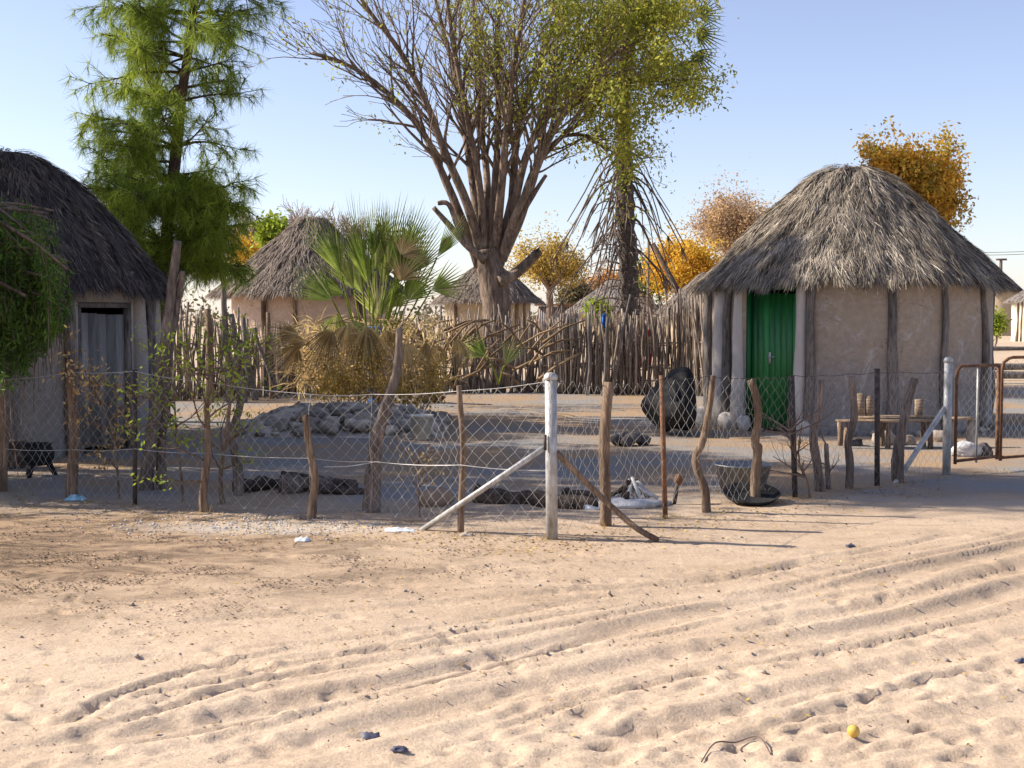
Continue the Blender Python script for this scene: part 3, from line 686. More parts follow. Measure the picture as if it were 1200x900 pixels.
# ---- the big multi-stemmed tree
D0 = 28.
tr = Tree(); root = empty('bare_tree', (P(582, 400, D0).x, D0, 0), 'huge forking tree with many grey-brown stems, half bare, tallest in the middle', 'tree')
pp, _ = tr.limb([Vector((P(588, 400, D0).x, D0, -.1)), P(586, 440, D0), P(584, 390, D0), P(580, 345, D0), P(574, 308, D0), P(572, 292, D0)], .34, .28, 14, .10)
specs = [([(562, 312), (543, 262), (517, 200), (492, 150), (450, 105), (405, 75), (366, 62)], .0, .17),
 ([(564, 300), (548, 240), (522, 180), (500, 122), (470, 62), (432, 12), (400, -40)], -1.0, .17),
 ([(566, 300), (556, 228), (546, 165), (534, 92), (516, 22), (498, -50)], .8, .16),
 ([(568, 300), (563, 225), (552, 160), (540, 100), (528, 30), (520, -40)], -.8, .14),
 ([(572, 298), (571, 210), (562, 135), (560, 60), (550, -45)], 1.2, .15),
 ([(576, 298), (580, 220), (584, 140), (582, 60), (590, -45)], -.3, .16),
 ([(580, 298), (588, 215), (596, 130), (606, 55), (622, -45)], -1.3, .16),
 ([(584, 300), (600, 232), (606, 160), (626, 90), (650, 28), (668, -40)], .9, .17),
 ([(586, 302), (603, 240), (616, 185), (640, 130), (672, 75), (712, 35), (752, 0)], -.7, .16),
 ([(588, 305), (612, 250), (628, 200), (645, 160), (664, 130), (702, 105), (740, 96), (775, 92), (800, 100)], .3, .16),
 ([(586, 310), (600, 262), (622, 215), (640, 172), (668, 118), (710, 72), (745, 50), (780, 35)], -1.2, .14),
 ([(588, 306), (606, 255), (622, 205), (640, 178), (660, 160), (690, 160), (712, 178)], .6, .10)]
for k_, (ps, off, r0) in enumerate(specs):
    m_ = len(ps); pts = [P(x, y, D0 + off * (i / (m_ - 1)) ** .8 * 1.6) for i, (x, y) in enumerate(ps)]
    pp, rad = tr.limb(pts, r0 * .74, .03, 8, .10)
    nn = len(pp)
    for c in range(22):
        t = .28 + .70 * (c + random.random()) / 22; i = int(t * (nn - 1)); q = pp[i]; dd = (pp[min(i + 1, nn - 1)] - pp[i - 1]).normalized()
        o = Vector((random.gauss(0, 1), random.gauss(0, 1), random.gauss(0, .6))).normalized()
        tr.grow(q, (dd + o * .6), random.uniform(1.0, 2.0) * (1.15 - .4 * t) * (.55 if 600 + q.x / q.y * F > 720 else 1), rad[i] * .5, 2, .55, .10, 3, .25, .66, .25, .006)
for ps, r0, r1 in (([(585, 330), (605, 320), (628, 298), (630, 295)], .13, .10), ([(568, 305), (545, 285), (525, 262), (508, 243)], .10, .05), ([(560, 300), (538, 268), (526, 240), (513, 238)], .07, .05), ([(592, 290), (618, 240), (640, 205)], .08, .04)):
    tr.limb([P(x, y, D0 - .3) for x, y in ps], r0, r1, 8, .1)
trunk = tr.mb.build('trunk', M['bark'], root, smooth=True)
tips = np.array([tuple(t) for t in tr.tips]); tpx = 600 + tips[:, 0] / tips[:, 1] * F; tz = tips[:, 2]
w = np.where(tpx > 650, .75, np.where(tpx > 540, .30, .07)); w = w * np.where(tz < 5.2, .4, 1) * np.where(tpx > 850, .15, 1)
sel = RNG.random(len(tips)) < np.clip(w, 0, 1); sel2 = RNG.random(len(tips)) < np.clip(w - .3, 0, 1)
mb = MB(); leaves(mb, np.repeat(tips[sel], 11, 0), .10, .42, .14, hang=.5); leaves(mb, np.repeat(tips[sel2], 10, 0), .10, .42, .20, hang=.5)
# leafy right-hand crown filled out
cl = []
for px, py, rx, ry, n_ in ((690, 50, 60, 55, 46), (750, 45, 60, 50, 66), (790, 35, 40, 40, 34), (700, 110, 50, 30, 40), (770, 110, 50, 22, 34), (655, 20, 40, 40, 18), (640, 100, 25, 30, 10), (735, 170, 10, 40, 20), (700, 150, 30, 25, 12), (812, 100, 24, 12, 8), (740, -20, 90, 30, 40)):
    for _ in range(n_):
        a = random.uniform(0, 6.28); q = math.sqrt(random.random()); cc = P(px + rx * q * math.cos(a), py + ry * q * math.sin(a), D0 + random.gauss(0, 1.3)); cl += [tuple(cc)] if mnoise.noise(cc * 1.25) > .04 else []
cl = np.array(cl); leaves(mb, np.repeat(cl, 62, 0), .105, .42, .19, hang=.5)
mb.build('crown', M['leaf_main'], root)

# ---- dead-skirted palm
DP = 31.
root = empty('tall_palm', (P(732, 400, DP).x, DP, 0), 'tall dark palm trunk with a skirt of dead drooping stalks, right of the big tree', 'palm')
mb = MB(); pts = [Vector((P(736, 400, DP).x, DP, -.1))] + [P(x, y, DP) for x, y in ((735, 420), (737, 330), (733, 250), (731, 180), (729, 120), (733, 70), (745, 20), (752, -10))]
pp = smooth_path(pts, 8); tube(mb, pp, [.24 - .10 * i / len(pp) + .035 * (i % 2) for i in range(len(pp))], 10, .5, True, .12)
mb.build('trunk', M['bark_palm'], root)
mb = MB()
for k in range(165):
    y = random.uniform(165, 385); x = np.interp(y, [170, 250, 330, 420], [731, 733, 737, 735]); q = P(x, y, DP)
    a = random.uniform(0, 6.28); long = random.random() < (.62 if y < 290 else .12)
    L_ = random.uniform(1.3, 2.6) if long else random.uniform(.3, .9)
    if y > 290 and long: L_ *= .6
    o = Vector((math.cos(a), math.sin(a), 0)); h = L_ * random.uniform(.3, .68)
    z1 = q.z - L_ * (.95 if long else .05)
    jj = lambda: Vector((random.gauss(0, .05), random.gauss(0, .05), random.gauss(0, .05))); pts = [q, q + o * h * .42 + Vector((0, 0, (z1 - q.z) * .12)) + jj(), q + o * h * .85 + Vector((0, 0, (z1 - q.z) * .52)) + jj(), Vector((q.x + o.x * h * 1.2, q.y + o.y * h * 1.2, z1 * .9 + q.z * .1)) + jj()]
    if not long: pts = [q, q + o * L_ * .5 + Vector((0, 0, .12)), q + o * L_ * .9 + Vector((0, 0, .10)), q + o * L_ * 1.2]
    pts = smooth_path(pts, 3); kk = len(pts)
    tube(mb, pts, [(.025 if long else .015) * (1 - .6 * i / kk) for i in range(kk)], 4, random.random(), False)
    if long and random.random() < .5:
        e = pts[-1]; n_ = 9
        d = norm(np.array([[o.x * .3, o.y * .3, -1.]] * n_) + RNG.normal(size=(n_, 3)) * .28)
        strips(mb, np.array([tuple(e)] * n_), d, norm(np.cross(d, rdir(n_))), RNG.uniform(.25, .6, n_), .035, .4, .2)
mb.build('dead_skirt', M['stalk'], root)

def fan(mb, hub, d, up, rad, seg=26, spread=2.4, fold=.25, droop=.12, c=.5, cut=.45, width=None):
    """palmate leaf: pleated blades radiating from the hub, joined for `cut` of their length"""
    hub = Vector(hub); d = Vector(d).normalized(); up = Vector(up); s = d.cross(up).normalized(); up = s.cross(d).normalized()
    hw = spread / seg / 2 * 1.12
    for k in range(seg):
        t = (k + .5) / seg - .5; a = t * spread; L = rad * (1 - .35 * abs(t) * 2 * .7) * random.uniform(.9, 1.06)
        def pt(ang, rr, lift=0.): 
            v = d * math.cos(ang) + s * math.sin(ang); q = hub + v * rr; q += up * (fold * rad * (abs(ang) / spread * 2) ** 1.5 * (rr / rad) + lift) ; q.z -= droop * rad * (rr / rad) ** 3; return tuple(q)
        lf = .014 * rad * 2
        cc = min(1, max(0, c + random.gauss(0, .22)))
        v = [pt(a - hw * .3, rad * .03), pt(a + hw * .3, rad * .03), pt(a + hw * 1.0, L * cut), pt(a - hw * 1.0, L * cut), pt(a, L * cut, lf), pt(a, L * (1 + random.uniform(-.04, .04)), -random.uniform(0, .08) * rad)]
        mb.add(v, None, [(0, 1, 4), (1, 2, 4), (0, 4, 3), (4, 2, 5), (3, 4, 5)], cc)

mb = MB()
top = P(752, 8, DP)
for k in range(36):
    a = random.uniform(0, 6.28); el = random.uniform(-.6, 1.0); o = Vector((math.cos(a) * math.cos(el), math.sin(a) * math.cos(el), math.sin(el)))
    q = top + o * random.uniform(.7, 1.4); tube(mb, [top, top.lerp(q, .5) + Vector((0, 0, .06)), q], [.025, .02, .012], 4, .3, False)
    fan(mb, q, o + Vector((0, 0, -.25)), (0, 0, 1), random.uniform(.7, .9), 13, 2.6, .1, .25, .4, .4)
for x, y, dx, dy in ((815, 40, 1, -.1), (812, 62, .8, -.7), (818, 20, 1, .5), (800, 70, .3, -1), (775, 60, .1, -1)):
    q = P(x, y, DP); tube(mb, [top, top.lerp(q, .5) + Vector((0, 0, .15)), q], [.025, .02, .012], 4, .3, False)
    fan(mb, q, (dx, -.2, dy), (0, -1, .3), .8, 13, 2.3, .1, .2, .4, .35)
mb.build('crown', M['fan_dark'], root)

# ---- pine
DN = 19.0
def PN(x, y, o=0): return P(x, y, DN + o)
root = empty('pine_tree', (PN(190, 500).x, DN, 0), 'feathery green pine rising above the dark left hut', 'tree')
tr = Tree(); mbn = MB()
tk = [Vector((PN(190, 500).x, DN, -.08)), PN(190, 470), PN(191, 430), PN(193, 340), PN(196, 270), PN(205, 190), PN(212, 120), PN(222, 50), PN(230, -20), PN(236, -110), PN(240, -190)]
pp, rad = tr.limb(tk, .14, .04, 9, .07)
trunkmb = tr.mb; ntips = []
nn = len(pp)
def pine_branch(q, az, L, rise, r, dens=1.):
    dd = Vector((math.cos(az), math.sin(az), rise)).normalized(); pts = [q]; k = 7
    for i in range(k):
        dd = (dd + Vector((random.gauss(0, .10), random.gauss(0, .10), random.gauss(0, .08) - .02 - .05 * i / k + (.10 if i > 4 else 0)))).normalized(); pts.append(pts[-1] + dd * L / k)
    tube(trunkmb, pts, [r * (1 - .8 * i / k) for i in range(k + 1)], 4, .5, False)
    for i in range(3, k + 1):
        for c in range(int(5 * dens) + (random.random() < (5 * dens) % 1)):
            q2 = pts[i - 1].lerp(pts[i], random.random()); o = Vector((random.gauss(0, 1), random.gauss(0, 1), random.gauss(-.25, .6))).normalized()
            e = q2 + (dd * .5 + o).normalized() * random.uniform(.12, .40)
            e2 = e + Vector((o.x * .3, o.y * .3, -random.uniform(.3, 1.2))).normalized() * random.uniform(.05, .16)
            tube(trunkmb, [q2, e, e2], [.007, .005, .004], 3, .5, False)
            for s_ in range(3): ntips.append((q2.lerp(e, .35 + .3 * s_), (e - q2).normalized()))
            ntips.append((e, (e2 - e).normalized())); ntips.append((e.lerp(e2, .6), (e2 - e).normalized()))
for k in range(140):
    y = random.uniform(-150, 330) if k > 34 else random.uniform(225, 345)
    i = min(range(nn), key=lambda j: abs(P(0, 0, 1).z * 0 + (HOR - (pp[j].z - CAMH) / pp[j].y * F) - y)); q = pp[i]
    az = random.choice([math.pi, 0]) + random.gauss(0, .75)
    left = math.cos(az) < 0
    px_reach = np.interp(y, [-150, -60, 0, 100, 200, 300, 345], [60, 90, 115, 120, 118, 105, 55]) if left else np.interp(y, [-150, -60, 0, 60, 130, 200, 260, 345], [50, 90, 120, 135, 105, 82, 88, 100])
    L_ = px_reach / F * DN * random.uniform(.5, 1.)
    if k % 9 == 0: L_ *= 1.22
    pine_branch(q, az, L_, random.uniform(-.05, .5), .024, 1.0 if left or y > 220 else .62)
tp = np.array([tuple(a) for a, _ in ntips]); td = np.array([tuple(b) for _, b in ntips])
per = 9; N_ = len(tp) * per
p = np.repeat(tp, per, 0) + RNG.normal(size=(N_, 3)) * .010; d = norm(np.repeat(td, per, 0) * 1.0 + rdir(N_) * .85 + np.array([0, 0, -.12]))
clump = np.repeat(RNG.uniform(0, 1, len(tp)), per)
strips(mbn, p, d, norm(np.cross(d, rdir(N_))), RNG.uniform(.12, .24, N_), RNG.uniform(.005, .009, N_), clump * .8 + RNG.uniform(0, .2, N_), .3)
print('pine needles', N_)
trunkmb.build('trunk', M['bark_pine'], root, smooth=True); mbn.build('crown', M['needle'], root)

# bare leaning trunk in front of the hut
root = empty('leaning_trunk', G(172, 575), 'bare sawn-off grey trunk leaning beside the left hut', 'tree trunk')
mb = MB(); DL = 11.6
pts = smooth_path([Vector((G(170, 575).x, DL, -.06)), P(172, 560, DL), P(178, 510, DL), P(190, 430, DL), P(200, 350, DL), P(208, 282, DL)], 5)
tube(mb, pts, [.074 - .040 * i / len(pts) for i in range(len(pts))], 12, .5, True, .10)
mb.build('trunk', M['bark_grey'], root, smooth=True)
mb = MB(); pts = smooth_path([Vector((G(186, 575).x, DL + .06, -.06)), P(190, 520, DL + .08), P(196, 430, DL + .08), P(209, 350, DL + .05), P(214, 318, DL)], 5)
tube(mb, pts, [.055 - .032 * i / len(pts) for i in range(len(pts))], 9, .5, True, .1); mb.build('side_stem', M['bark_grey'], root, smooth=True)

# ---- pepper tree at the left edge
DT = 12.0
root = empty('pepper_tree', (-6.2, DT, 0), 'drooping green pepper tree hanging in at the left edge', 'tree')
tr = Tree(); B = Vector((-6.2, DT, -.1))
pp, rad = tr.limb([B, B + Vector((.1, 0, 1.2)), B + Vector((.3, .1, 2.2)), B + Vector((.4, 0, 3.0))], .16, .09, 9)
lt = []
def pmask(q): return 600 + q.x / q.y * F < np.interp(HOR - (q.z - CAMH) / q.y * F, [175, 225, 240, 300, 360, 400, 440], [-40, 15, 68, 92, 98, 52, 22]) + random.uniform(-14, 6)
for k in range(84):
    i = random.randrange(len(pp) // 3, len(pp)); a = random.gauss(0, .9) if k % 3 else random.uniform(0, 6.28); L_ = random.uniform(1.2, 2.7)
    q = pp[i]; dd = Vector((math.cos(a), math.sin(a) * .6, random.uniform(.0, .8))).normalized(); pts = [q]
    for j in range(6):
        dd = (dd + Vector((random.gauss(0, .1), random.gauss(0, .1), -.16))).normalized(); pts.append(pts[-1] + dd * L_ / 6)
    while len(pts) > 2 and not pmask(pts[-1]): pts.pop()
    tube(tr.mb, pts, [.03 * (1 - .75 * j / 6) for j in range(len(pts))], 5, .5, False)
    for j in range(2, len(pts)):
        for c in range(5):
            s0 = pts[j - 1].lerp(pts[j], random.random()) + Vector((random.gauss(0, .08), random.gauss(0, .08), random.gauss(0, .05))); Ld = random.uniform(.3, .85)
            if not pmask(s0): continue
            e = s0 + Vector((random.gauss(0, .07), random.gauss(0, .07), -Ld)); tube(tr.mb, [s0, s0.lerp(e, .5) + Vector((random.gauss(0, .02), 0, 0)), e], .0035, 3, .5, False)
            for s_ in range(int(Ld / .05)): lt.append(tuple(s0.lerp(e, (s_ + .5) / (Ld / .05))))
lt = np.array(lt)
keep = ~((600 + lt[:, 0] / lt[:, 1] * F > np.interp(HOR - (lt[:, 2] - CAMH) / lt[:, 1] * F, [180, 225, 240, 300, 360, 400, 440], [0, 15, 70, 95, 100, 55, 25]))) & (lt[:, 2] > 1.0)
lt = lt[keep]; mb = MB(); leaves(mb, np.repeat(lt, 7, 0), .075, .20, .028, hang=.9)
print('pepper leaves', len(lt) * 7)
tr.mb.build('trunk', M['bark'], root, smooth=True); mb.build('crown', M['leaf_pepper'], root)

# ---- trees standing out of frame on the left, whose shade covers the yard
def plain_tree(name, label, x, y, h, rx, rz, zc, n_, lsize, m, mt, per=30, trunk_r=.16, spread=None, cat='tree', seedlimbs=9, twigs=2, grp=None, cvar=(0, 1), kids=3, zmin=None, bare=0.):
    root = empty(name, (x, y, 0), label, cat, grp); tr = Tree(); B = Vector((x, y, -.1))
    pp, rad = tr.limb([B, Vector((x + random.gauss(0, .1), y, zc * .35)), Vector((x + random.gauss(0, .15), y, max(zc - rz * .75, h * .25)))], trunk_r, trunk_r * .7, 8)
    top = pp[-1]
    for k in range(seedlimbs):
        a = k / seedlimbs * 6.28 + random.uniform(-.3, .3); el = random.uniform(-.15, 1.2)
        tgt = Vector((x + math.cos(a) * math.cos(el) * rx * .8, y + math.sin(a) * math.cos(el) * rx * .8, zc + math.sin(el) * rz * .8)); dd = tgt - top
        tr.grow(top, dd, dd.length * .52, trunk_r * .45, twigs, .6, .05, kids, .25, .62, .25, .006 if y < 30 else .012)
    tips = np.array([tuple(t) for t in tr.tips])
    tr.mb.build('trunk', mt, root, smooth=True)
    if m is not None:
        c = []
        while len(c) < n_:
            v = RNG.normal(size=3); v /= np.linalg.norm(v); q = RNG.random() ** .45
            nz = mnoise.noise(Vector((v[0] * 1.9 + x, v[1] * 1.9, v[2] * 1.9 + y))); k_ = min(1.02, .86 + .75 * nz)
            s = np.array([x + v[0] * rx * q * k_, y + v[1] * rx * q * k_, zc + v[2] * rz * q * k_])
            gap = mnoise.noise(Vector(((s[0] - x) / rx * 3.1 + x, (s[1] - y) / rx * 3.1, (s[2] - zc) / rz * 3.1)))
            if (zmin is None or s[2] > zmin) and (gap > -.04 or name == 'shade_tree'): c.append(s)
        c = np.array(c); mb = MB()
        tsel = tips[RNG.random(len(tips)) > bare]
        if len(c): leaves(mb, np.repeat(c, per, 0), lsize, .5, spread or lsize * 1.6, cvar, .3)
        leaves(mb, np.repeat(tsel, max(3, per // (4 if name == 'shade_tree' else 2)), 0), lsize, .5, (spread or lsize * 1.6) * .75, cvar, .3)
        mb.build('crown', m, root)
    return root
for lb, x, y, h, rx, rz, zc, n_ in (('leafy tree beyond the left edge whose shade falls across the middle of the yard', -9.8, 15.4, 10, 1.9, 3.2, 6.9, 420), 
                                    ('out-of-frame tree behind the left hut', -9.9, 18.4, 8, 1.6, 1.9, 5.4, 220), ('low spreading tree by the left fence corner, out of frame', -8.4, 12.4, 7, 1.4, 2.2, 5.0, 230),
                                    ('tallest tree out of frame whose shade lies on the road before the gate', -10.2, 13.9, 12.5, 1.6, 2.3, 10.4, 300)):
    plain_tree('shade_tree', lb, x, y, h, rx, rz, zc, n_, .15, M['leaf_main'], M['bark'], 30, spread=.2)

# ---- background trees
def bgtree(name, label, px, D, top_y, bot_y, half, n_, ls, m, mt, **k):
    kk = D / F; zt = CAMH + (HOR - top_y) * kk; zb = CAMH + (HOR - bot_y) * kk
    return plain_tree(name, label, P(px, HOR, D).x, D, zt, half * kk, (zt - zb) / 2, (zt + zb) / 2, n_, ls, m, mt, **k)
bgtree('autumn_tree', 'green and orange autumn tree standing behind the peak of the green-door hut', 1058, 27, 150, 280, 78, 150, .095, M['leaf_mixed'], M['bark'], per=60, spread=.13, twigs=3, seedlimbs=11)
bgtree('autumn_tree', 'low branch clump of the orange tree, right of the roof', 1098, 26.5, 195, 290, 32, 50, .085, M['leaf_mixed'], M['bark'], per=40, trunk_r=.08, seedlimbs=5, spread=.15)
bgtree('autumn_tree', 'pale beige half-bare tree left of the green-door hut', 857, 55, 206, 320, 56, 160, .12, M['leaf_pale'], M['twig_pale'], per=16, spread=.34, trunk_r=.28, seedlimbs=14, twigs=3, kids=4)
bgtree('autumn_tree', 'bright golden yellow tree between the palm and the green-door hut', 802, 48, 268, 355, 56, 130, .13, M['leaf_gold'], M['bark'], per=44, spread=.24, twigs=3, seedlimbs=11, trunk_r=.2)
bgtree('autumn_tree', 'yellow-green bush of a tree beside the tall leaning pole', 768, 52, 295, 352, 24, 60, .18, M['leaf_lime'], M['bark'], per=24, spread=.26, trunk_r=.12)
bgtree('autumn_tree', 'ochre leafy tree right of the big trunk', 645, 52, 256, 352, 58, 60, .12, M['leaf_ochre'], M['twig'], per=24, spread=.26, trunk_r=.2, seedlimbs=13, twigs=3)
bgtree('autumn_tree', 'rust orange tree low behind the small grey thatched hut', 712, 70, 318, 352, 34, 110, .2, M['leaf_orange'], M['bark'], per=22, spread=.3, trunk_r=.2)
bgtree('autumn_tree', 'dull olive bush behind the tin shed', 675, 66, 330, 362, 34, 70, .2, M['leaf_dull'], M['bark'], per=20, spread=.3, trunk_r=.1)
for px, ty, hf, lb in ((300, 222, 44, 'leafless purple-grey tree behind the pine'), (352, 212, 50, 'leafless tree directly above the pink hut roof'), (408, 218, 46, 'leafless grey tree above the fan palm')):
    bgtree('leafless_tree', lb, px, 62, ty, 330, hf, 0, .15, None, M['twig_pale'], trunk_r=.25, seedlimbs=16, twigs=3, kids=4)
bgtree('autumn_tree', 'small golden tree peeping over the left slope of the pink hut', 290, 50, 268, 330, 26, 60, .15, M['leaf_gold'], M['bark'], per=20, spread=.25, trunk_r=.12)
bgtree('green_bush', 'bright green palm-like bush above the pink hut roof', 322, 44, 250, 300, 16, 40, .22, M['leaf_lime'], M['bark'], per=20, spread=.2, trunk_r=.1, cat='bush')
bgtree('green_bush', 'lime green bush in front of the small grey thatched hut', 699, 44, 354, 372, 15, 26, .13, M['leaf_lime'], M['bark'], per=22, spread=.13, trunk_r=.05, cat='bush')
bgtree('green_bush', 'green shrub between the green-door hut and the cream hut', 1165, 60, 362, 392, 14, 40, .15, M['leaf_lime'], M['bark'], per=22, spread=.2, trunk_r=.05, cat='bush')
# distant scrub line
mb = MB(); c = []
for k in range(900):
    a = random.uniform(-.62, .62); D = random.uniform(115, 170); h = 1.2 + 2.6 * abs(math.sin(a * 31)) * random.random()
    c.append((D * a, D, random.uniform(0, h)))
leaves(mb, np.repeat(np.array(c), 12, 0), .55, .6, .6); tag(mb.build('scrub', M['leaf_dull'], None), 'low dull scrub along the horizon', 'scrub', None, 'stuff')

# ------------------------------------------------------------------ fan palm thicket
root = empty('fan_palm', G(440, 476), 'clump of green fan palm with tan dead fronds hanging below', 'palm')
DF = 20.
g = MB(); st = MB(); dead = MB(); kk = DF / F
core = P(435, 440, DF)
fans = [((400, 322), (-.42, 1), 84, 20, .95), ((424, 322), (-.10, 1), 96, 20, .55), ((440, 318), (.10, 1), 90, 22, .7), ((455, 312), (.22, 1), 84, 24, 1.0), ((468, 316), (.38, 1), 82, 24, 1.0), ((482, 322), (.5, .9), 72, 20, 1.1),
        ((390, 352), (-.8, .6), 62, 18, 1.3), ((442, 372), (.1, 1), 54, 24, 1.9), ((512, 302), (.6, .85), 62, 16, .7), ((505, 340), (.8, .3), 52, 16, 1.4), ((478, 352), (.5, .7), 50, 18, 1.6), ((450, 285), (.0, 1), 48, 18, 1.0),
        ((395, 368), (-.2, -.9), 44, 16, 1.6), ((412, 374), (.2, -.8), 46, 18, 1.8), ((592, 428), (.4, .9), 42, 16, 1.2), ((570, 418), (-.6, .5), 42, 16, 1.4), ((470, 345), (.9, .6), 58, 18, 1.2), ((432, 335), (-.2, 1), 84, 22, .8), ((448, 335), (.15, 1), 88, 22, .8), ((415, 340), (-.5, .9), 70, 20, 1.0), ((462, 335), (.45, .9), 76, 20, 1.0), ((438, 300), (.0, 1), 58, 20, .8), ((474, 300), (.35, 1), 62, 18, .9), ((404, 345), (-.9, .35), 58, 18, 1.2), ((455, 360), (.5, .5), 52, 18, 1.3), ((425, 345), (-.3, .8), 58, 18, 1.1)]
for (h, d, rr, sg, sp) in fans:
    q = P(h[0], h[1], DF + random.uniform(-.5, .5)); b0 = core if h[0] < 540 else P(585, 450, DF + 1)
    g = MB(); fan(g, q, (d[0], random.uniform(-.35, .1), d[1]), (.2, -1, .2), rr * kk * 1.08, max(12, sg - 3), sp, .12, .02, random.uniform(.25, .95), .40); g.build('frond', M['fan'], root)
    mid = b0.lerp(q, .5); mid.x += (q.x - b0.x) * .12; mid.z += .1
    tube(st, smooth_path([b0, mid, q], 4), .013, 5, .6, False)
st.build('stem', M['leaf_lime'], root)
for px, py, dx, dz, rr, sp in ((352, 392, -1, .15, 62, 1.3), (360, 400, -.9, -.1, 55, 1.4), (512, 402, .1, -1, 52, 1.4), (500, 398, -.1, -1, 50, 1.0), (408, 378, -.1, -1, 68, 1.8), (430, 380, .1, -1, 72, 1.5), (390, 385, -.5, -.9, 66, 1.6), (452, 385, .2, -1, 60, 1.6), (470, 300, .4, .5, 50, 2.4),
                               (470, 330, .2, .7, 55, 2.2), (350, 405, -.6, -.8, 50, 1.8), (475, 400, .1, -1, 60, 1.8), (535, 395, .2, -1, 50, 1.4)):
    mb = MB(); fan(mb, P(px, py, DF - random.uniform(.4, 1.2)), (dx, random.uniform(-.4, .2), dz), (.1, -1, .1), rr * kk, 18, sp, .2, .3, random.uniform(.3, .7), .3); mb.build('dead_frond', M['fan_dead'], root)
mb = MB()
N_ = 1300; px = 345 + 175 * RNG.random(N_) ** 1.2; py = RNG.uniform(372, 452, N_)
pts = np.array([tuple(P(a, b, DF + random.uniform(-.9, .9))) for a, b in zip(px, py)])
d = norm(np.array([[0, 0, -.45]]) + RNG.normal(size=(N_, 3)) * .8); strips(mb, pts, d, norm(np.cross(d, rdir(N_))), RNG.uniform(.12, .5, N_), RNG.uniform(.008, .03, N_), RNG.random(N_), .2, bend=np.array([[0, 0, -.3]]))
tag(mb.build('dead_blades', M['fan_dead'], root), kind='stuff')
mb = MB()
for k in range(70):
    x = random.uniform(470, 640); y = random.uniform(385, 455); q = P(x, y, DF + 2 + random.uniform(-.8, .8)); a = random.choice([-1, 1]) * random.uniform(.2, 1.3)
    e = q + Vector((math.sin(a), random.gauss(0, .2), math.cos(a) * .8)) * random.uniform(.4, 1.2); e.z = max(.05, min(e.z, 1.5)); q.z = max(.05, q.z)
    tube(mb, [q, q.lerp(e, .5) + Vector((0, 0, .06)), e], [random.uniform(.015, .035), .02, .012], 5, random.random(), True)
tag(mb.build('brushwood', M['fan_brown'], None), 'tangle of dead palm stalks and brushwood under the fan palm', 'brushwood', None, 'stuff')
# golden dry bush below
root = empty('dry_bush', G(455, 478), 'golden brown dry bush under the fan palm, behind the rubble', 'bush')
tr = Tree(); lt = []
for k in range(26):
    x = random.uniform(385, 500); q = P(x, 466, DF - .5 + random.uniform(-.4, .5)); q.z = 0
    tr.grow(q, Vector((random.gauss(0, .3), random.gauss(0, .2), 1)), random.uniform(.35, .7), .012, 2, .6, .05, 3, .25, .6, .2, .003)
tips = np.array([tuple(t) for t in tr.tips]); mb = MB(); leaves(mb, np.repeat(tips, 9, 0), .055, .5, .07)
tr.mb.build('stem', M['twig'], root); mb.build('crown', M['leaf_ochre'], root)
# blue drum glimpsed through the fronds
mb = MB(); q = P(441, 385, DF + 3); lathe(mb, [(0, .55), (.2, .55), (.22, .6), (.22, 1.35), (.2, 1.38), (0, 1.38)], 18, Matrix.Translation((q.x, q.y, 0)) @ Matrix.Diagonal((.8, .8, 1, 1)))
lathe(mb, [(.17, 0), (.17, .56)], 12, Matrix.Translation((q.x, q.y, 0)))
tag(mb.build('blue_drum', M['bluecloth'], None, smooth=False), 'blue drum glimpsed through the fan palm fronds', 'drum')

# ------------------------------------------------------------------ stick palisades
def palisade(name, label, path, n, tops, thick=(.018, .038), lean=.10, extra=120, missing=0.):
    """path: list of (px, base_y); tops: interpolated pixel y of the top"""
    gp_ = [G(*p) for p in path]; root = empty(name, gp_[0], label, 'stick fence')
    L_ = np.cumsum([0] + [(b - a).length for a, b in zip(gp_[:-1], gp_[1:])])
    def at(t):
        s = t * L_[-1]; i = min(int(np.searchsorted(L_, s, 'right')) - 1, len(gp_) - 2); f = (s - L_[i]) / (L_[i + 1] - L_[i]); return gp_[i].lerp(gp_[i + 1], f)
    def one(mb, t, tk):
        q = at(t); px = 600 + q.x / q.y * F; ty = np.interp(px, [a for a, _ in tops], [b for _, b in tops]) + random.gauss(0, 9)
        zt = max(.35, CAMH + (HOR - ty) / F * q.y); l1, l2 = random.gauss(0, lean), random.gauss(0, lean * .7)
        q = q + Vector((random.gauss(0, .03), random.gauss(0, .10), -.05))
        rough_post(mb, q, (q.x + l1 * zt, q.y + l2 * zt, zt), tk, tk * .6, .045, 5, 5, .12, random.random())
    for k in range(n):
        t = (k + random.uniform(.1, .9)) / n
        mb = MB(); one(mb, t, random.uniform(*thick)); o = mb.build('stake', M['stick'], root)
    mb = MB()
    for k in range(extra): one(mb, random.random(), random.uniform(thick[0] * .5, thick[0] * 1.1))
    # lashing rails
    for hz in (.55, 1.0):
        for sgn in (-1, 1):
            pts = [at(i / 14) + Vector((0, sgn * .06, hz + random.gauss(0, .04))) for i in range(15)]; tube(mb, pts, .012, 4, .5, False)
    tag(mb.build('brushwood', M['stick'], root), kind='stuff')
    return root
palisade('stick_fence', 'dense brown stick fence between the left hut and the pink hut', [(196, 470), (250, 466), (352, 462)], 62, [(196, 366), (235, 372), (260, 385), (352, 392)], lean=.10, extra=110)
palisade('stick_fence', 'stick fence behind the fan palm and the big trunk', [(352, 462), (480, 460), (640, 460)], 95, [(352, 400), (480, 382), (560, 378), (640, 372)], lean=.14, extra=150)
palisade('stick_fence', 'tall tight stick fence running up to the green-door hut', [(636, 461), (730, 462), (800, 462), (836, 466)], 100, [(636, 376), (700, 372), (745, 380), (780, 362), (800, 352), (836, 350)], lean=.07, extra=230)
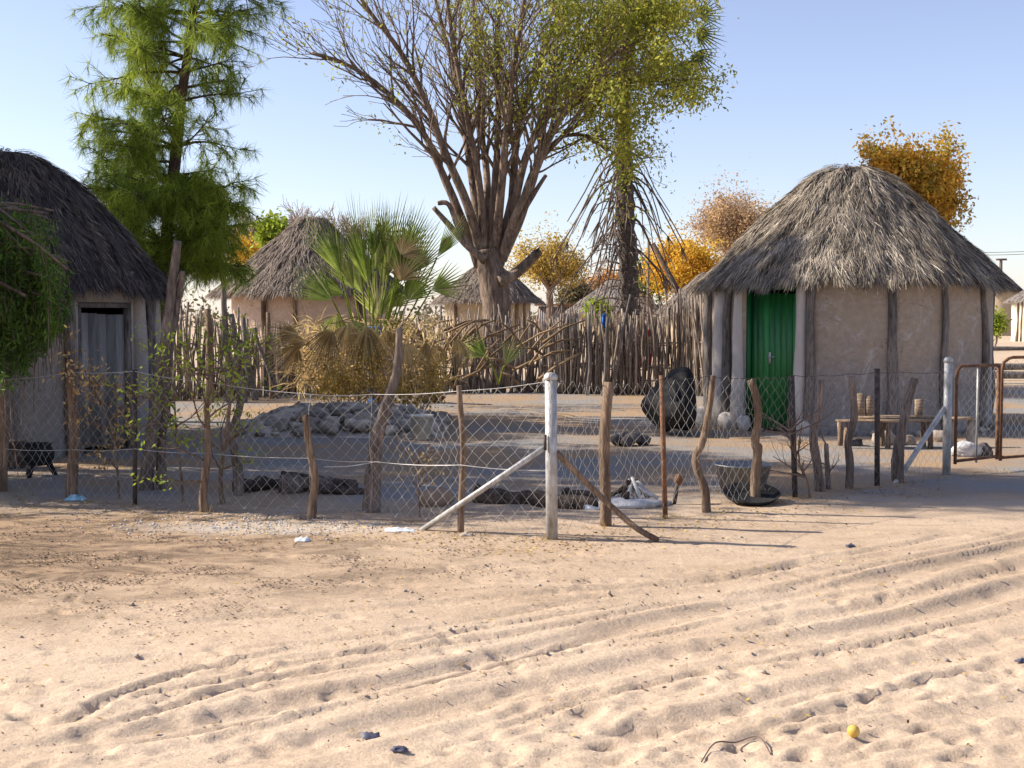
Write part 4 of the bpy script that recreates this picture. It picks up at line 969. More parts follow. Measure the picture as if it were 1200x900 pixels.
# thick upright poles, each its own thing
for (x0, y0, x1, y1, r_, lb) in ((246, 470, 242, 362, .085, 'thick sunlit pole, leftmost of the uprights by the stick fence'), (270, 470, 261, 308, .075, 'tallest grey upright pole, reaching into the pine foliage'), (286, 470, 270, 368, .07, 'dark charred upright pole right of the tallest one'),
                              (300, 468, 284, 372, .07, 'greyish pole leaning left before the pink hut'), (331, 466, 298, 384, .055, 'dark pole leaning hard left against the pink wall'), (318, 466, 313, 366, .06, 'tan sunlit pole in front of the pink wall'), (345, 462, 328, 380, .04, 'thin slanting pole furthest right by the fan palm')):
    q = G(x0, y0); D = q.y - .35; k = P(x1, y1, D); mb = MB(); rough_post(mb, (P(x0, y0, D).x, D, -.1), k, r_ * .85, r_ * .65, .05, 9, 8, .08)
    tag(mb.build('upright_pole', M['hutpost'] if 'dark' in lb or 'grey' in lb else M['post'], None, True, base=(q.x, D, 0)), lb, 'pole', 'upright poles at the stick fence')
for (x0, y0, x1, y1, r_, lb) in ((706, 462, 711, 372, .045, 'pale stake taller than the sticks, below the lime bush'), (688, 462, 690, 368, .045, 'white-grey stake left of the lime bush'), (716, 462, 738, 345, .03, 'slim stake leaning right before the palm trunk')):
    q = G(x0, y0); D = q.y - .3; k = P(x1, y1, D); mb = MB(); rough_post(mb, (P(x0, y0, D).x, D, -.1), k, r_, r_ * .7, .04, 8, 7, .08)
    tag(mb.build('upright_pole', M['hutpost'], None, True, base=(q.x, D, 0)), lb, 'pole', 'upright poles at the stick fence')
# pole and leaning beam beside the palm
mb = MB(); q = P(759, 400, 36); tube(mb, [(q.x, 36, 0), P(760, 282, 36)], [.05, .035], 7); tag(mb.build('pole', M['post'], None, base=(q.x, 36, 0)), 'slim vertical pole right of the dead palm', 'pole')
mb = MB(); q = P(793, 345, 40); tube(mb, [(q.x + .5, 40, 0), P(793, 338, 40), P(765, 285, 40)], [.1, .09, .07], 7); tag(mb.build('pole', M['bark_pine'], None, base=(q.x, 40, 0)), 'dark beam leaning left in front of the golden tree', 'pole')
# cloths on the fence
def cloth(label, px, py, D, w, h, m):
    mb = MB(); n = 8; kx = 6; q = P(px, py, D); v = []
    for i in range(n + 1):
        for j in range(kx + 1):
            v.append((q.x + (j / kx - .5) * w * (1 - .2 * i / n) + random.gauss(0, .008), D + .03 * math.sin(j * 1.9 + i * .5) - .02, q.z - h * i / n + random.gauss(0, .008)))
    f = [(i * (kx + 1) + j, i * (kx + 1) + j + 1, (i + 1) * (kx + 1) + j + 1, (i + 1) * (kx + 1) + j) for i in range(n) for j in range(kx)]
    mb.add(v, f); o = mb.build('hanging_cloth', m, None, base=(q.x, D, q.z)); s = o.modifiers.new('thick', 'SOLIDIFY'); s.thickness = .01
    tag(o, label, 'cloth', 'cloths hung on the stick fence')
cloth('bright red rag high on the stick fence', 758, 386, 25.6, .13, .15, M['redcloth'])
cloth('yellow rag on the stick fence under the red one', 751, 406, 25.6, .12, .12, M['yellowcloth'])
cloth('orange-red strip hanging below the yellow rag', 750, 418, 25.6, .07, .22, M['redcloth'])
cloth('long red strip on the right of the rags', 761, 414, 25.6, .06, .30, M['redcloth'])
cloth('blue rag under the lime bush on the stick fence', 708, 368, 25.3, .08, .28, M['bluecloth'])

# ------------------------------------------------------------------ wire fences
def chainlink(mb, A, B, hA, hB, z0=.04, pitch=.105, r=.0017, sag=.0, seed=0):
    """woven diamond mesh: zig-zag wires whose knuckles interlock"""
    A = Vector(A); B = Vector(B); L_ = (B - A).length; d = (B - A) / L_; n = int(L_ / pitch); nrm = Vector((-d.y, d.x, 0))
    for k in range(n + 1):
        for s in (0, 1):
            pts = []; z = z0; j = 0; x = k * pitch
            while True:
                xx = x + ((j + s) % 2) * pitch * .5 * (1 if s == 0 else 1) 
                xx = min(max(xx + (pitch * .5 if s else 0), 0), L_)
                t = xx / L_; ht = hA + (hB - hA) * t - sag * math.sin(math.pi * t)
                zz = z0 + (ht - z0) * (j / 18.)
                wv = .018 * math.sin(xx * 5.3 + seed) * math.sin(zz * 4 + seed) + .012 * math.sin(xx * 13 + zz * 7)
                q = A + d * xx + nrm * (wv + (.004 if (j + s) % 2 else -.004)); q.x += .010 * math.sin(xx * 9 + zz * 11 + seed); q.z = zz + .010 * math.sin(xx * 11 + zz * 5 + seed)
                pts.append(tuple(q)); j += 1
                if j > 18: break
            tube(mb, pts, r, 3, .5, False)

def wire(mb, pts, r=.0026, sag=.02, n=6):
    out = []
    for a, b in zip(pts[:-1], pts[1:]):
        for i in range(n):
            t = i / n; q = Vector(a).lerp(Vector(b), t); q.z -= sag * math.sin(math.pi * t); out.append(q)
    out.append(Vector(pts[-1])); tube(mb, out, r, 5, .5, False)

def fence_post(root, base, top, r0, r1, m, name='post', bow=.03, sides=9, k=8, jit=.1, label=None, metal=False, path=None):
    mb = MB(); b = Vector(base); b.z = -.08
    if not metal: r0 *= .86; r1 *= .86
    if metal: tube(mb, [b, b.lerp(Vector(top), .5), Vector(top)], [r0, r0, r1], sides)
    elif path: tube(mb, smooth_path([b] + path + [Vector(top)], 4), np.linspace(r0, r1, (len(path) + 1) * 4 + 1), sides, .5, True, jit)
    else: rough_post(mb, b, top, r0, r1, bow, sides, k, jit)
    o = mb.build(name, m, root, smooth=True)
    if label: o['label'] = label
    return o
K = G(647, 632)     # corner
LF = [(-160, 562), (4, 576), (85, 584), (158, 592), (238, 597), (365, 607), (435, 606), (540, 624), (647, 632)]
root = empty('wire_fence', G(85, 584), 'chain-link fence on crooked posts, left of the galvanized corner post', 'fence')
tops = [445, 445, 436, 435, 447, 462, 462, 458, 446]
gl = [G(*p) for p in LF]; tp_ = [P(p[0], t, g_.y) for p, t, g_ in zip(LF, tops, gl)]
mb = MB()
for i in range(len(gl) - 1): chainlink(mb, gl[i], gl[i + 1], tp_[i].z - .01, tp_[i + 1].z - .01, seed=i * 1.3)
mb.build('chain_link', M['wire'], root)
mb = MB(); wire(mb, [t + Vector((0, -.015, 0)) for t in tp_], .0030, .012); mb.build('top_wire', M['wire'], root)
mids = [P(p[0], y, g_.y - .02) for p, y, g_ in zip(LF, (525, 526, 527, 526, 531, 537, 541, 545, 552), gl)]
mb = MB(); wire(mb, mids, .0032, .012); mb.build('middle_wire', M['wire'], root)
mb = MB(); wire(mb, [P(380, 547, 9.9), P(440, 541, 9.8), P(540, 545, 9.3), P(640, 550, 9.05)], .0026, .015); mb.build('middle_wire', M['wire'], root)
fence_post(root, gl[1], P(2, 448, gl[1].y), .05, .04, M['post'], label='stubby post at the left edge')
fence_post(root, gl[2], P(85, 430, gl[2].y), .058, .046, M['post'], bow=.03)
fence_post(root, gl[3], P(158, 433, gl[3].y), .021, .021, M['steel_dark'], 'metal_post', metal=True, sides=6)
fence_post(root, gl[5], P(358, 486, gl[5].y), .045, .032, M['post'], path=[P(366, 590, gl[5].y), P(369, 560, gl[5].y), P(362, 520, gl[5].y)], label='short forked post')
fence_post(root, gl[7], P(539, 452, gl[7].y), .030, .024, M['post'], bow=.02)
# corner post with its cap and braces
cp = MB(); tube(cp, [(K.x, K.y, -.1), (K.x - .012, K.y, 1.155)], .042, 18); corner = cp.build('corner_post', M['steel'], root, smooth=True)
cp = MB(); lathe(cp, [(0, 1.19), (.03, 1.185), (.048, 1.165), (.05, 1.14), (.046, 1.135)], 18, Matrix.Translation((K.x - .012, K.y, 0))); cp.build('cap', M['steel'], corner, smooth=True)
cp = MB(); a = P(642, 522, K.y + .0); b = G(490, 621); tube(cp, [Vector((b.x, b.y, -.02)), a], .021, 12); cp.build('brace', M['steel'], root, smooth=True)
cp = MB(); tube(cp, [a + Vector((-.02, -.04, .08)), a + Vector((-.02, -.04, -.03))], .012, 6); cp.build('bracket', M['steel_dark'], root)

root = empty('wire_fence', G(780, 607), 'chain-link fence from the corner post to the gate, in front of the green-door hut', 'fence')
RF = [(647, 632), (710, 616), (780, 607), (828, 600), (886, 590), (932, 584), (962, 577), (995, 572), (1028, 569), (1053, 565), (1109, 556)]
gr = [G(*p) for p in RF]; topy = [446, 452, 444, 441, 443, 440, 440, 438, 436, 436, 436]
tr_ = [P(p[0], t, g_.y) for p, t, g_ in zip(RF, topy, gr)]
mb = MB()
for i in range(len(gr) - 1): chainlink(mb, gr[i], gr[i + 1], tr_[i].z, tr_[i + 1].z, seed=i * 2.1, r=.0014)
mb.build('chain_link', M['wire'], root)
mb = MB(); wire(mb, tr_, .0028, .012); mb.build('top_wire', M['steel_dark'], root)
fence_post(root, gr[1], P(713, 448, gr[1].y), .052, .045, M['post'], bow=.02, label='stout straight wooden post next to the corner')
fence_post(root, gr[2], P(775, 440, gr[2].y), .021, .018, M['rust'], 'metal_post', metal=True, sides=6)
fence_post(root, gr[3], P(836, 440, gr[3].y), .048, .026, M['post'], path=[P(826, 575, gr[3].y), P(815, 541, gr[3].y), P(824, 515, gr[3].y), P(831, 480, gr[3].y)], label='bent post with a kink at mid height')
fence_post(root, gr[4], P(880, 445, gr[4].y), .055, .036, M['post'], path=[P(885, 560, gr[4].y), P(888, 528, gr[4].y), P(885, 516, gr[4].y), P(889, 480, gr[4].y)], jit=.14, label='knobbly post in front of the green door')
fence_post(root, gr[5], P(928, 440, gr[5].y), .024, .022, M['steel_dark'], 'metal_post', metal=True, sides=6)
fence_post(root, gr[6], P(962, 445, gr[6].y), .055, .035, M['bark_grey'], path=[P(958, 545, gr[6].y), P(953, 510, gr[6].y), P(960, 480, gr[6].y)], label='thick curving post')
fence_post(root, gr[7], P(998, 441, gr[7].y), .045, .035, M['bark_grey'], path=[P(996, 545, gr[7].y), P(994, 518, gr[7].y), P(1001, 490, gr[7].y), P(1000, 462, gr[7].y)], label='wavy grey post')
fence_post(root, gr[8], P(1028, 432, gr[8].y), .025, .025, M['steel_dark'], 'metal_post', metal=True, sides=6)
fence_post(root, gr[9], P(1072, 443, gr[9].y), .075, .04, M['bark_grey'], path=[P(1052, 540, gr[9].y), P(1056, 510, gr[9].y), P(1063, 475, gr[9].y)], jit=.14, label='thick leaning stump post')
E = gr[10]; cp = MB(); tube(cp, [(E.x, E.y, -.1), (E.x, E.y, 1.14)], .040, 16); gp_ = cp.build('gate_post', M['steel'], root, smooth=True)
cp = MB(); lathe(cp, [(0, 1.175), (.03, 1.17), (.046, 1.15), (.048, 1.125), (.042, 1.12)], 16, Matrix.Translation((E.x, E.y, 0))); cp.build('cap', M['steel'], gp_, smooth=True)
cp = MB(); b = G(1048, 566); tube(cp, [Vector((b.x, b.y, -.02)), P(1107, 478, E.y)], .026, 12); cp.build('brace', M['steel'], root, smooth=True)
cp = MB(); b = G(794, 636); tube(cp, smooth_path([Vector((K.x + .03, K.y, .62)), P(700, 578, 9.07), P(742, 616, 9.0), Vector((b.x - .14, b.y, .02))], 4), .022, 10); cp.build('brace', M['post'], root, smooth=True)

def gate(label, xa, xb, ytop, yb, D1, D2, arch):
    A = P(xa, yb, D1); B = P(xb, yb, D2); A.z = .1; B.z = .12; h = P(xa, ytop, D1).z
    root = empty('pipe_gate', (A.x, A.y, 0), label, 'gate', 'rusty pipe gates'); mb = MB(); dx = B - A; dx.z = 0
    pts = [A, Vector((A.x, A.y, h - .12))] + [A + dx * (.02 + .0) + Vector((0, 0, h - A.z - .05)), A + dx * .07 + Vector((0, 0, h - A.z - .012)), A + dx * .12 + Vector((0, 0, h - A.z))] + [B + Vector((0, 0, h - B.z))]
    tube(mb, pts, .017, 9, .5); tube(mb, [B, B + Vector((0, 0, h - B.z))], .020, 9); tube(mb, [A + Vector((0, 0, .03)), B + Vector((0, 0, .03))], .016, 8)
    mb.build('frame', M['rust'], root, smooth=True)
    mb = MB()
    for t in (.5,): q = A + dx * t; tube(mb, [q, q + Vector((0, 0, h - .12))], .011, 7)
    mb.build('bar', M['wire'], root)
    mb = MB(); chainlink(mb, (A.x, A.y, 0), (B.x, B.y, 0), h - .02, h - .02, .14, .09, .0013, 0, 4); mb.build('chain_link', M['wire'], root)
gate('small rusty pipe gate between the steel post and the wide gate', 1119, 1168, 429, 556, 12.75, 13.0, 1)
gate('wide rusty pipe gate running out of frame on the right', 1172, 1268, 419, 548, 13.05, 13.5, 1)

# ------------------------------------------------------------------ plants in the yard
def crooked(name, label, cat, base, path, r0, r1, m, leaf=None, twn=0, ls=.05, grp=None, per=5, spread=.05, tw=.45):
    b = G(*base); D = b.y; root = empty(name, b, label, cat, grp); tr = Tree()
    pts = [Vector((b.x, D, -.05))] + [P(x, y, D) for x, y in path]
    pp, rad = tr.limb(pts, r0, r1, 9, .10)
    for k in range(twn):
        i = random.randrange(len(pp) // 3, len(pp)); o = Vector((random.gauss(0, 1), random.gauss(0, 1), random.uniform(.2, 1.4))).normalized()
        tr.grow(pp[i], o, tw * random.uniform(.5, 1.2), .010, 1, .6, .1, 3, .25, .6, .3, .002)
    tr.mb.build('trunk', m, root, smooth=True)
    if leaf and tr.tips:
        mb = MB(); leaves(mb, np.repeat(np.array([tuple(t) for t in tr.tips]), per, 0), ls, .4, spread, hang=.2); mb.build('foliage', leaf, root)
    return root
crooked('fence_tree', 'thick crooked living trunk leaning right in the left fence', 'tree trunk', (435, 600), [(436, 570), (440, 525), (445, 500), (457, 462), (466, 430), (468, 385)], .080, .028, M['bark_grey'], None, 3, tw=.25)
crooked('sapling', 'pale slim sapling with a few green leaves in the left fence', 'sapling', (240, 599), [(238, 575), (244, 530), (242, 480), (246, 440)], .042, .018, M['post'], M['leaf_lime'], 11, .045, 'saplings in the left fence')
crooked('sapling', 'thin double-stemmed sapling just right of the pale slim one', 'sapling', (262, 590), [(258, 560), (264, 520), (270, 470), (280, 425)], .024, .010, M['post'], M['leaf_lime'], 12, .045, 'saplings in the left fence')
crooked('sapling', 'dark-stemmed sapling furthest right of the clump', 'sapling', (280, 580), [(278, 545), (272, 510), (282, 470), (275, 430), (284, 400)], .05, .025, M['bark_grey'], M['leaf_lime'], 8, .045, 'saplings in the left fence')
crooked('sapling', 'spindly green shrub by the leaning trunk', 'sapling', (215, 588), [(212, 555), (208, 520), (205, 480), (204, 455)], .014, .006, M['post'], M['leaf_lime'], 11, .045, 'saplings in the left fence')
crooked('dry_shrub', 'brown-leaved dry shrub before the grey plank door', 'shrub', (140, 585), [(138, 560), (135, 520), (125, 485), (108, 450)], .012, .005, M['post'], M['litter'], 16, .045, None, 6, tw=.3)
crooked('dry_shrub', 'small dry twiggy shrub between the braces and the left trunk', 'shrub', (492, 606), [(491, 580), (489, 545)], .010, .004, M['post'], M['litter'], 7, .035, None, 3, tw=.22)
crooked('dry_shrub', 'thorny dry shrub at the thick curving fence post', 'shrub', (950, 585), [(945, 560), (930, 530), (925, 505)], .010, .003, M['twig'], None, 20, tw=.4)
crooked('fence_tree', 'short snag leaning in the right fence near the door', 'tree trunk', (972, 574), [(970, 555), (968, 520)], .03, .02, M['bark_grey'], None, 3, tw=.2)

# ------------------------------------------------------------------ yard objects
# rubble heap
mb = MB(); a0, a1 = G(283, 508), G(520, 500); n1, n2 = 90, 40; v = []
for j in range(n2 + 1):
    for i in range(n1 + 1):
        u, w_ = i / n1, j / n2; x = a0.x - .1 + (a1.x - a0.x + .2) * u; y = 16.5 + 2.6 * w_
        e = max(0, math.sin(math.pi * u)) ** .5 * max(0, math.sin(math.pi * w_)) ** .6
        n_ = float(fbm(np.array(x * 2.4 + 30), np.array(y * 2.4), 4, 6)); v.append((x, y, e * (.26 + n_ * .42 + .10 * math.sin(u * 9)) - .03))
mb.add(v, [(j * (n1 + 1) + i, j * (n1 + 1) + i + 1, (j + 1) * (n1 + 1) + i + 1, (j + 1) * (n1 + 1) + i) for j in range(n2) for i in range(n1)], None, .4)
for k in range(620):
    x = random.uniform(a0.x, a1.x); y = random.uniform(16.55, 19.0); u = (x - a0.x) / (a1.x - a0.x); e = max(0.02, math.sin(math.pi * u)) ** .5 * max(0.02, math.sin(math.pi * (y - 16.5) / 2.6)) ** .6; s = .02 + .12 * random.random() ** 2.2
    rock(mb, (x, y, e * .29), (s * random.uniform(.8, 1.4), s, s * random.uniform(.5, .9)), k, 8, random.random())
tag(mb.build('rubble_mound', M['rubble'], None), 'grey heap of broken clay and ash behind the left fence', 'rubble heap', None, 'stuff')
# bucket
q = Vector((-106 / F * 16.25, 16.25, 0)); root = empty('bucket', q, 'dirty white plastic bucket at the right end of the rubble heap', 'bucket'); mb = MB()
lathe(mb, [(0, .01), (.115, .01), (.145, .30), (.153, .30), (.153, .32), (.14, .32), (.11, .03), (0, .03)], 24, Matrix.Translation(q)); mb.build('body', M['bucket'], root, smooth=True)
mb = MB(); tube(mb, [q + Vector((.15 * math.cos(t), -.02 - .12 * math.sin(t), .29 - .06 * math.sin(t))) for t in np.linspace(0, math.pi, 12)], .004, 5, .5, False); mb.build('handle', M['wire'], root)
# red scrap beside
mb = MB(); rock(mb, tuple(G(505, 472) + Vector((0, 0, .08))), (.3, .15, .12), 5, 12); tag(mb.build('red_earth_lump', M['rust'], None), 'rust red lump behind the white bucket', 'lump')
# half-buried dark logs and hollows along the fence
def logpile(name, label, cat, items, m, grp=None):
    root = empty(name, G(*items[0][:2]), label, cat, grp)
    for (x0, y0, x1, y1, r_, m2) in items:
        a = G(x0, y0); b = G(x1, y1); mb = MB(); rough_post(mb, (a.x, a.y, r_ * .7), (b.x, b.y, r_ * .7), r_ * 1.1, r_ * .5, .14, 10, 9, .38); mb.build('log', m2 or m, root, smooth=True)
logpile('log_pile', 'dark charred logs lying behind the forked fence post', 'log pile', [(285, 577, 335, 572, .07, None), (325, 578, 385, 574, .09, M['bark_grey']), (345, 568, 420, 576, .08, None), (372, 578, 428, 580, .05, None)], M['char'])
logpile('log_pile', 'long charred log lying behind the corner post', 'log pile', [(556, 588, 640, 590, .075, None), (620, 592, 700, 596, .07, None), (655, 584, 725, 588, .05, None)], M['char'])
mb = MB(); q = G(510, 592); rock(mb, (q.x, q.y, .05), (.16, .10, .09), 3, 12); tag(mb.build('dirt_lump', M['debris'], None, True), 'brown lump of root and earth left of the diagonal brace', 'lump')
# ash heap and charcoal
mb = MB(); q = G(738, 590); rock(mb, (q.x, q.y, .0), (.40, .22, .05), 7, 20)
tag(mb.build('ash_heap', M['ash'], None, True), 'flat heap of white ash behind the stout wooden post', 'ash heap')
root = empty('charcoal_pile', (q.x, q.y + .05, .04), 'small stack of burnt sticks on the white ash', 'burnt sticks'); 
for k in range(16):
    a = random.uniform(0, 6.28); o = Vector((math.cos(a), math.sin(a) * .6, 0)) * random.uniform(.12, .26); c = q + Vector((.02, .06, .0)); mb = MB()
    tube(mb, [c + o + Vector((0, 0, .04)), c + o * .1 + Vector((random.gauss(0, .03), 0, random.uniform(.10, .22)))], [.02, .013], 6, .5, True, .2); mb.build('burnt_stick', M['char'] if k % 2 else M['ash'], root)
mb = MB(); q = G(690, 596); rock(mb, (q.x, q.y, .01), (.09, .07, .05), 9, 10); tag(mb.build('plastic_scrap', M['whiteplastic'], None, True), 'white plastic scrap beside the charred log', 'litter')
# tub and black tray
q = G(872, 580); q.y = 11.4; q.x = (872 - 600) / F * 11.4
mb = MB(); lathe(mb, [(0, .01), (.19, .01), (.25, .25), (.262, .25), (.262, .265), (.24, .262), (.18, .03), (0, .03)], 28, Matrix.Translation((q.x, q.y, 0)), wob=.002); tag(mb.build('metal_tub', M['tin'], None, True, base=(q.x, q.y, 0)), 'dull grey metal washing tub behind the knobbly post', 'tub')
q = G(880, 590); T = Matrix.Translation((q.x, q.y, .07)) @ Matrix.Rotation(R(14), 4, 'X'); mb = MB()
lathe(mb, [(0, 0), (.20, .0), (.235, .03), (.245, .028), (.21, -.012), (0, -.014)], 28, T, wob=.001); tag(mb.build('black_tray', M['black'], None, True, base=(q.x, q.y, 0)), 'shallow black round pan lying in front of the metal tub', 'pan')
# rusty headed stake
q = G(794, 590); root = empty('iron_stake', q, 'short stake with a rusty round head, left of the kinked post', 'stake'); mb = MB(); tube(mb, [q + Vector((-.03, 0, -.03)), q + Vector((.0, 0, .19))], [.016, .02], 7); mb.build('shaft', M['steel_dark'], root)
mb = MB(); rock(mb, tuple(q + Vector((.01, 0, .21))), (.048, .045, .042), 4, 12); mb.build('head', M['rust'], root, smooth=True)
# dark stone
mb = MB(); q = G(736, 522)
for k in range(9): rock(mb, (q.x + random.gauss(0, .07), q.y + random.gauss(0, .05), .06 + .02 * (k % 3)), (.09, .08, .07), k, 9)
tag(mb.build('stone_heap', M['stone_dark'], None, True), 'dark clod heap on the yard left of the black bundle', 'clods')
# black bundle slumped against the hut
q = G(785, 510); D = q.y
out = [(749, 477), (756, 466), (768, 457), (778, 446), (788, 441), (796, 431), (808, 429), (818, 433), (821, 470), (818, 505), (806, 508), (796, 505), (789, 503), (782, 512), (772, 505), (759, 491)]
n = len(out); c0 = (792, 470); mb = MB(); v = []
for sc, dy in ((.0, -.42), (.35, -.40), (.72, -.27), (.93, -.10), (1.0, .08), (.92, .32), (.55, .5), (.0, .55)):
    for k, (x, y) in enumerate(out):
        lean = (480 - y) * .0035; fold = .09 * math.sin(k * 2.4 + sc * 3) * sc + random.gauss(0, .035)
        X_, Y_ = c0[0] + (x - c0[0]) * sc, c0[1] + (y - c0[1]) * sc
        w_ = P(X_, Y_, D); v.append((w_.x, D + dy + lean + fold + .15, max(.01, w_.z)))
mb.add(v, [(a * n + k, a * n + (k + 1) % n, (a + 1) * n + (k + 1) % n, (a + 1) * n + k) for a in range(7) for k in range(n)])
o = mb.build('black_bundle', M['black'], None, True, base=(q.x, D, 0)); bv = o.modifiers.new('s', 'SUBSURF'); bv.levels = bv.render_levels = 1
tag(o, 'slumped black plastic bundle leaning on the left side of the green-door hut', 'bundle')
# bench
q = G(985, 527); D = 15.3; root = empty('plank_bench', (q.x, D, 0), 'low rough plank bench along the wall of the green-door hut', 'bench')
xa, xb = (980 - 600) / F * D, (1098 - 600) / F * D; mb = MB(); box(mb, (xa, D - .16, .315), (xb, D + .0, .345), None, .5, .008); box(mb, (xa + .25, D + .01, .34), (xb + .1, D + .17, .372), None, .5, .008); mb.build('seat', M['plank'], root)
for t, m2 in ((.08, 0), (.5, 0), (.92, 0)):
    for yy in (-.12, .12): mb = MB(); x = xa + (xb - xa) * t; rough_post(mb, (x, D + yy, -.04), (x + random.gauss(0, .02), D + yy, .31), .035, .03, .01, 7, 4, .12); mb.build('leg', M['post'], root)
xa2 = (1117 - 600) / F * D; mb = MB(); box(mb, (xa2, D, .33), (xa2 + .33, D + .14, .36)); root2 = empty('plank_stool', (xa2, D, 0), 'short plank seat on stones behind the small pipe gate', 'stool'); mb.build('seat', M['plank'], root2)
for t in (.04, .26): mb = MB(); rock(mb, (xa2 + t, D + .07, .15), (.06, .06, .19), int(t * 50), 10); mb.build('leg', M['stone'], root2)
for x, h, lb in ((1011, .27, 'upright plank offcut on the left of the bench'), (1021, .24, 'second upright offcut next to it, slightly shorter'), (1080, .20, 'squat wooden block on the right of the bench')):
    X = (x - 600) / F * D; mb = MB(); box(mb, (X - .04, D + .03, .376), (X + .04, D + .10, .376 + h), None, .5, .006); tag(mb.build('wood_block', M['plank'], None, base=(X, D, .37)), lb, 'wood block', 'wood blocks on the bench')
for x0, x1 in ((1030, 1046), (1066, 1082)):
    pass
for x, y, s, m2, lb, nm in ((1036, 521, (.17, .10, .09), 'stone', 'pale long stone under the bench', 'stone'), (1004, 523, (.08, .08, .06), 'stone_dark', 'small dark stone under the left end of the bench', 'stone'), (1064, 521, (.10, .08, .08), 'stone', 'round stone under the right end of the bench', 'stone'),
                        (1133, 535, (.15, .10, .10), 'ash', 'white bulging sack on the ground inside the small gate', 'sack'), (1151, 534, (.11, .08, .085), 'stone_dark', 'dark stone right of the white sack', 'stone'), (1100, 517, (.12, .1, .09), 'stone', 'stone at the wall behind the steel gate post', 'stone')):
    q = G(x, y); mb = MB(); rock(mb, (q.x, q.y, s[2] * .6), s, x, 14); tag(mb.build(nm, M[m2], None, True), lb, nm)
# three-legged pot left
q = G(44, 558); root = empty('iron_pot', q, 'black three-legged iron pot standing behind the left fence', 'pot'); q = Vector((q.x, q.y, 0))
mb = MB(); lathe(mb, [(0, .10), (.10, .11), (.155, .17), (.165, .23), (.14, .29), (.13, .30), (.15, .325), (.14, .325), (.12, .30), (.14, .2), (0, .13)], 22, Matrix.Translation(q)); mb.build('body', M['black'], root, smooth=True)
for k in range(3): a = k * 2.09 + .4; mb = MB(); tube(mb, [q + Vector((.09 * math.cos(a), .09 * math.sin(a), .16)), q + Vector((.17 * math.cos(a), .17 * math.sin(a), 0))], [.035, .022], 7); mb.build('leg', M['black'], root)
mb = MB(); q2 = G(14, 548); lathe(mb, [(0, .28), (.15, .28), (.17, .25), (.17, 0)], 18, Matrix.Translation(q2)); tag(mb.build('dark_stump', M['char'], None), 'blackened stump at the foot of the left hut', 'stump')

# ------------------------------------------------------------------ litter
def crumple(label, px, py, s, m, nm='plastic_litter', cat='litter', h=.5):
    q = G(px, py); mb = MB(); n = 7; v = []
    for i in range(n + 1):
        for j in range(n + 1):
            u, w_ = i / n - .5, j / n - .5; e = max(0, 1 - (2 * max(abs(u), abs(w_))) ** 3) * .55 * random.uniform(.4, 1.3); v.append((q.x + u * s + random.gauss(0, s * .05), q.y + w_ * s * .6 + random.gauss(0, s * .04), gh(q.x, q.y) + .005 + e * s * h * random.uniform(.4, 1.2)))
    mb.add(v, [(i * (n + 1) + j, (i + 1) * (n + 1) + j, (i + 1) * (n + 1) + j + 1, i * (n + 1) + j + 1) for i in range(n) for j in range(n)])
    tag(mb.build(nm, m, None), label, cat)
crumple('crumpled blue and white plastic at the foot of a fence post', 89, 587, .17, M['bluesheet'])
crumple('crumpled white packet on the sand before the forked post', 354, 634, .11, M['whiteplastic'])
crumple('flat white scrap by the lower end of the left brace', 468, 622, .22, M['whiteplastic'], h=.15)
crumple('white scrap at the foot of the thin wooden post', 547, 628, .09, M['stone'])
crumple('dark plastic scrap on the sand, left of centre bottom', 434, 861, .075, M['darkplastic'])
crumple('small dark folded scrap at the bottom edge', 468, 881, .06, M['darkplastic'])
crumple('tiny dark scrap on the open sand right of the corner post', 997, 641, .07, M['darkplastic'])
crumple('dark scrap half buried at the right edge', 1196, 774, .05, M['darkplastic'])
q = G(1000, 868); mb = MB(); lathe(mb, [(0, 0), (.010, .001), (.020, .010), (.024, .023), (.021, .036), (.010, .045), (0, .046)], 18, Matrix.Translation((q.x, q.y, gh(q.x, q.y) - .002))); tag(mb.build('yellow_fruit', M['fruit'], None, True), 'round yellow fruit lying on the sand at lower right', 'fruit')
mb = MB(); pts = [G(x, y) for x, y in ((822, 894), (838, 880), (862, 873), (888, 874), (903, 886))]
tube(mb, smooth_path([p + Vector((0, 0, gh(p.x, p.y) + .006 + .012 * (i in (1, 2, 3)))) for i, p in enumerate(pts)], 5), .0028, 5, .5, False); tag(mb.build('bent_twig', M['stalk'], None), 'thin curved twig on the sand at the bottom edge', 'twig')

def scatter(n, f, size, asp, m, label, name, lift=.004, flat=.35, cat=None):
    mb = MB(); c = []
    for _ in range(n):
        px, py = f(); q = G(px, py); c.append((q.x, q.y, gh(q.x, q.y) + lift))
    c = np.array(c); N = len(c); a = RNG.uniform(0, 6.28, N); d = norm(np.stack([np.cos(a), np.sin(a), RNG.uniform(-.1, flat, N)], 1)); w = norm(np.cross(d, np.array([[0, 0, 1.]]) + RNG.normal(size=(N, 3)) * .35))
    s = size * RNG.uniform(.5, 1.5, N)[:, None]; W = s * asp * .5
    v = np.stack([c, c + d * s * .5 + w * W, c + d * s, c + d * s * .5 - w * W], 1)
    mb.add(v, np.arange(N)[:, None] * 4 + np.array([[0, 1, 2, 3]]), None, np.repeat(RNG.random(N), 4))
    tag(mb.build(name, m, None), label, cat, None, 'stuff')
def fl(): # litter lies thickest along the fence line
    if random.random() < .75:
        x = random.uniform(0, 1110); y = np.interp(x, [0, 350, 645, 800, 950, 1110], [585, 612, 636, 612, 586, 560]) + abs(random.gauss(0, 14)) - 4; return x, y
    return random.uniform(0, 1200), random.triangular(590, 900, 610)
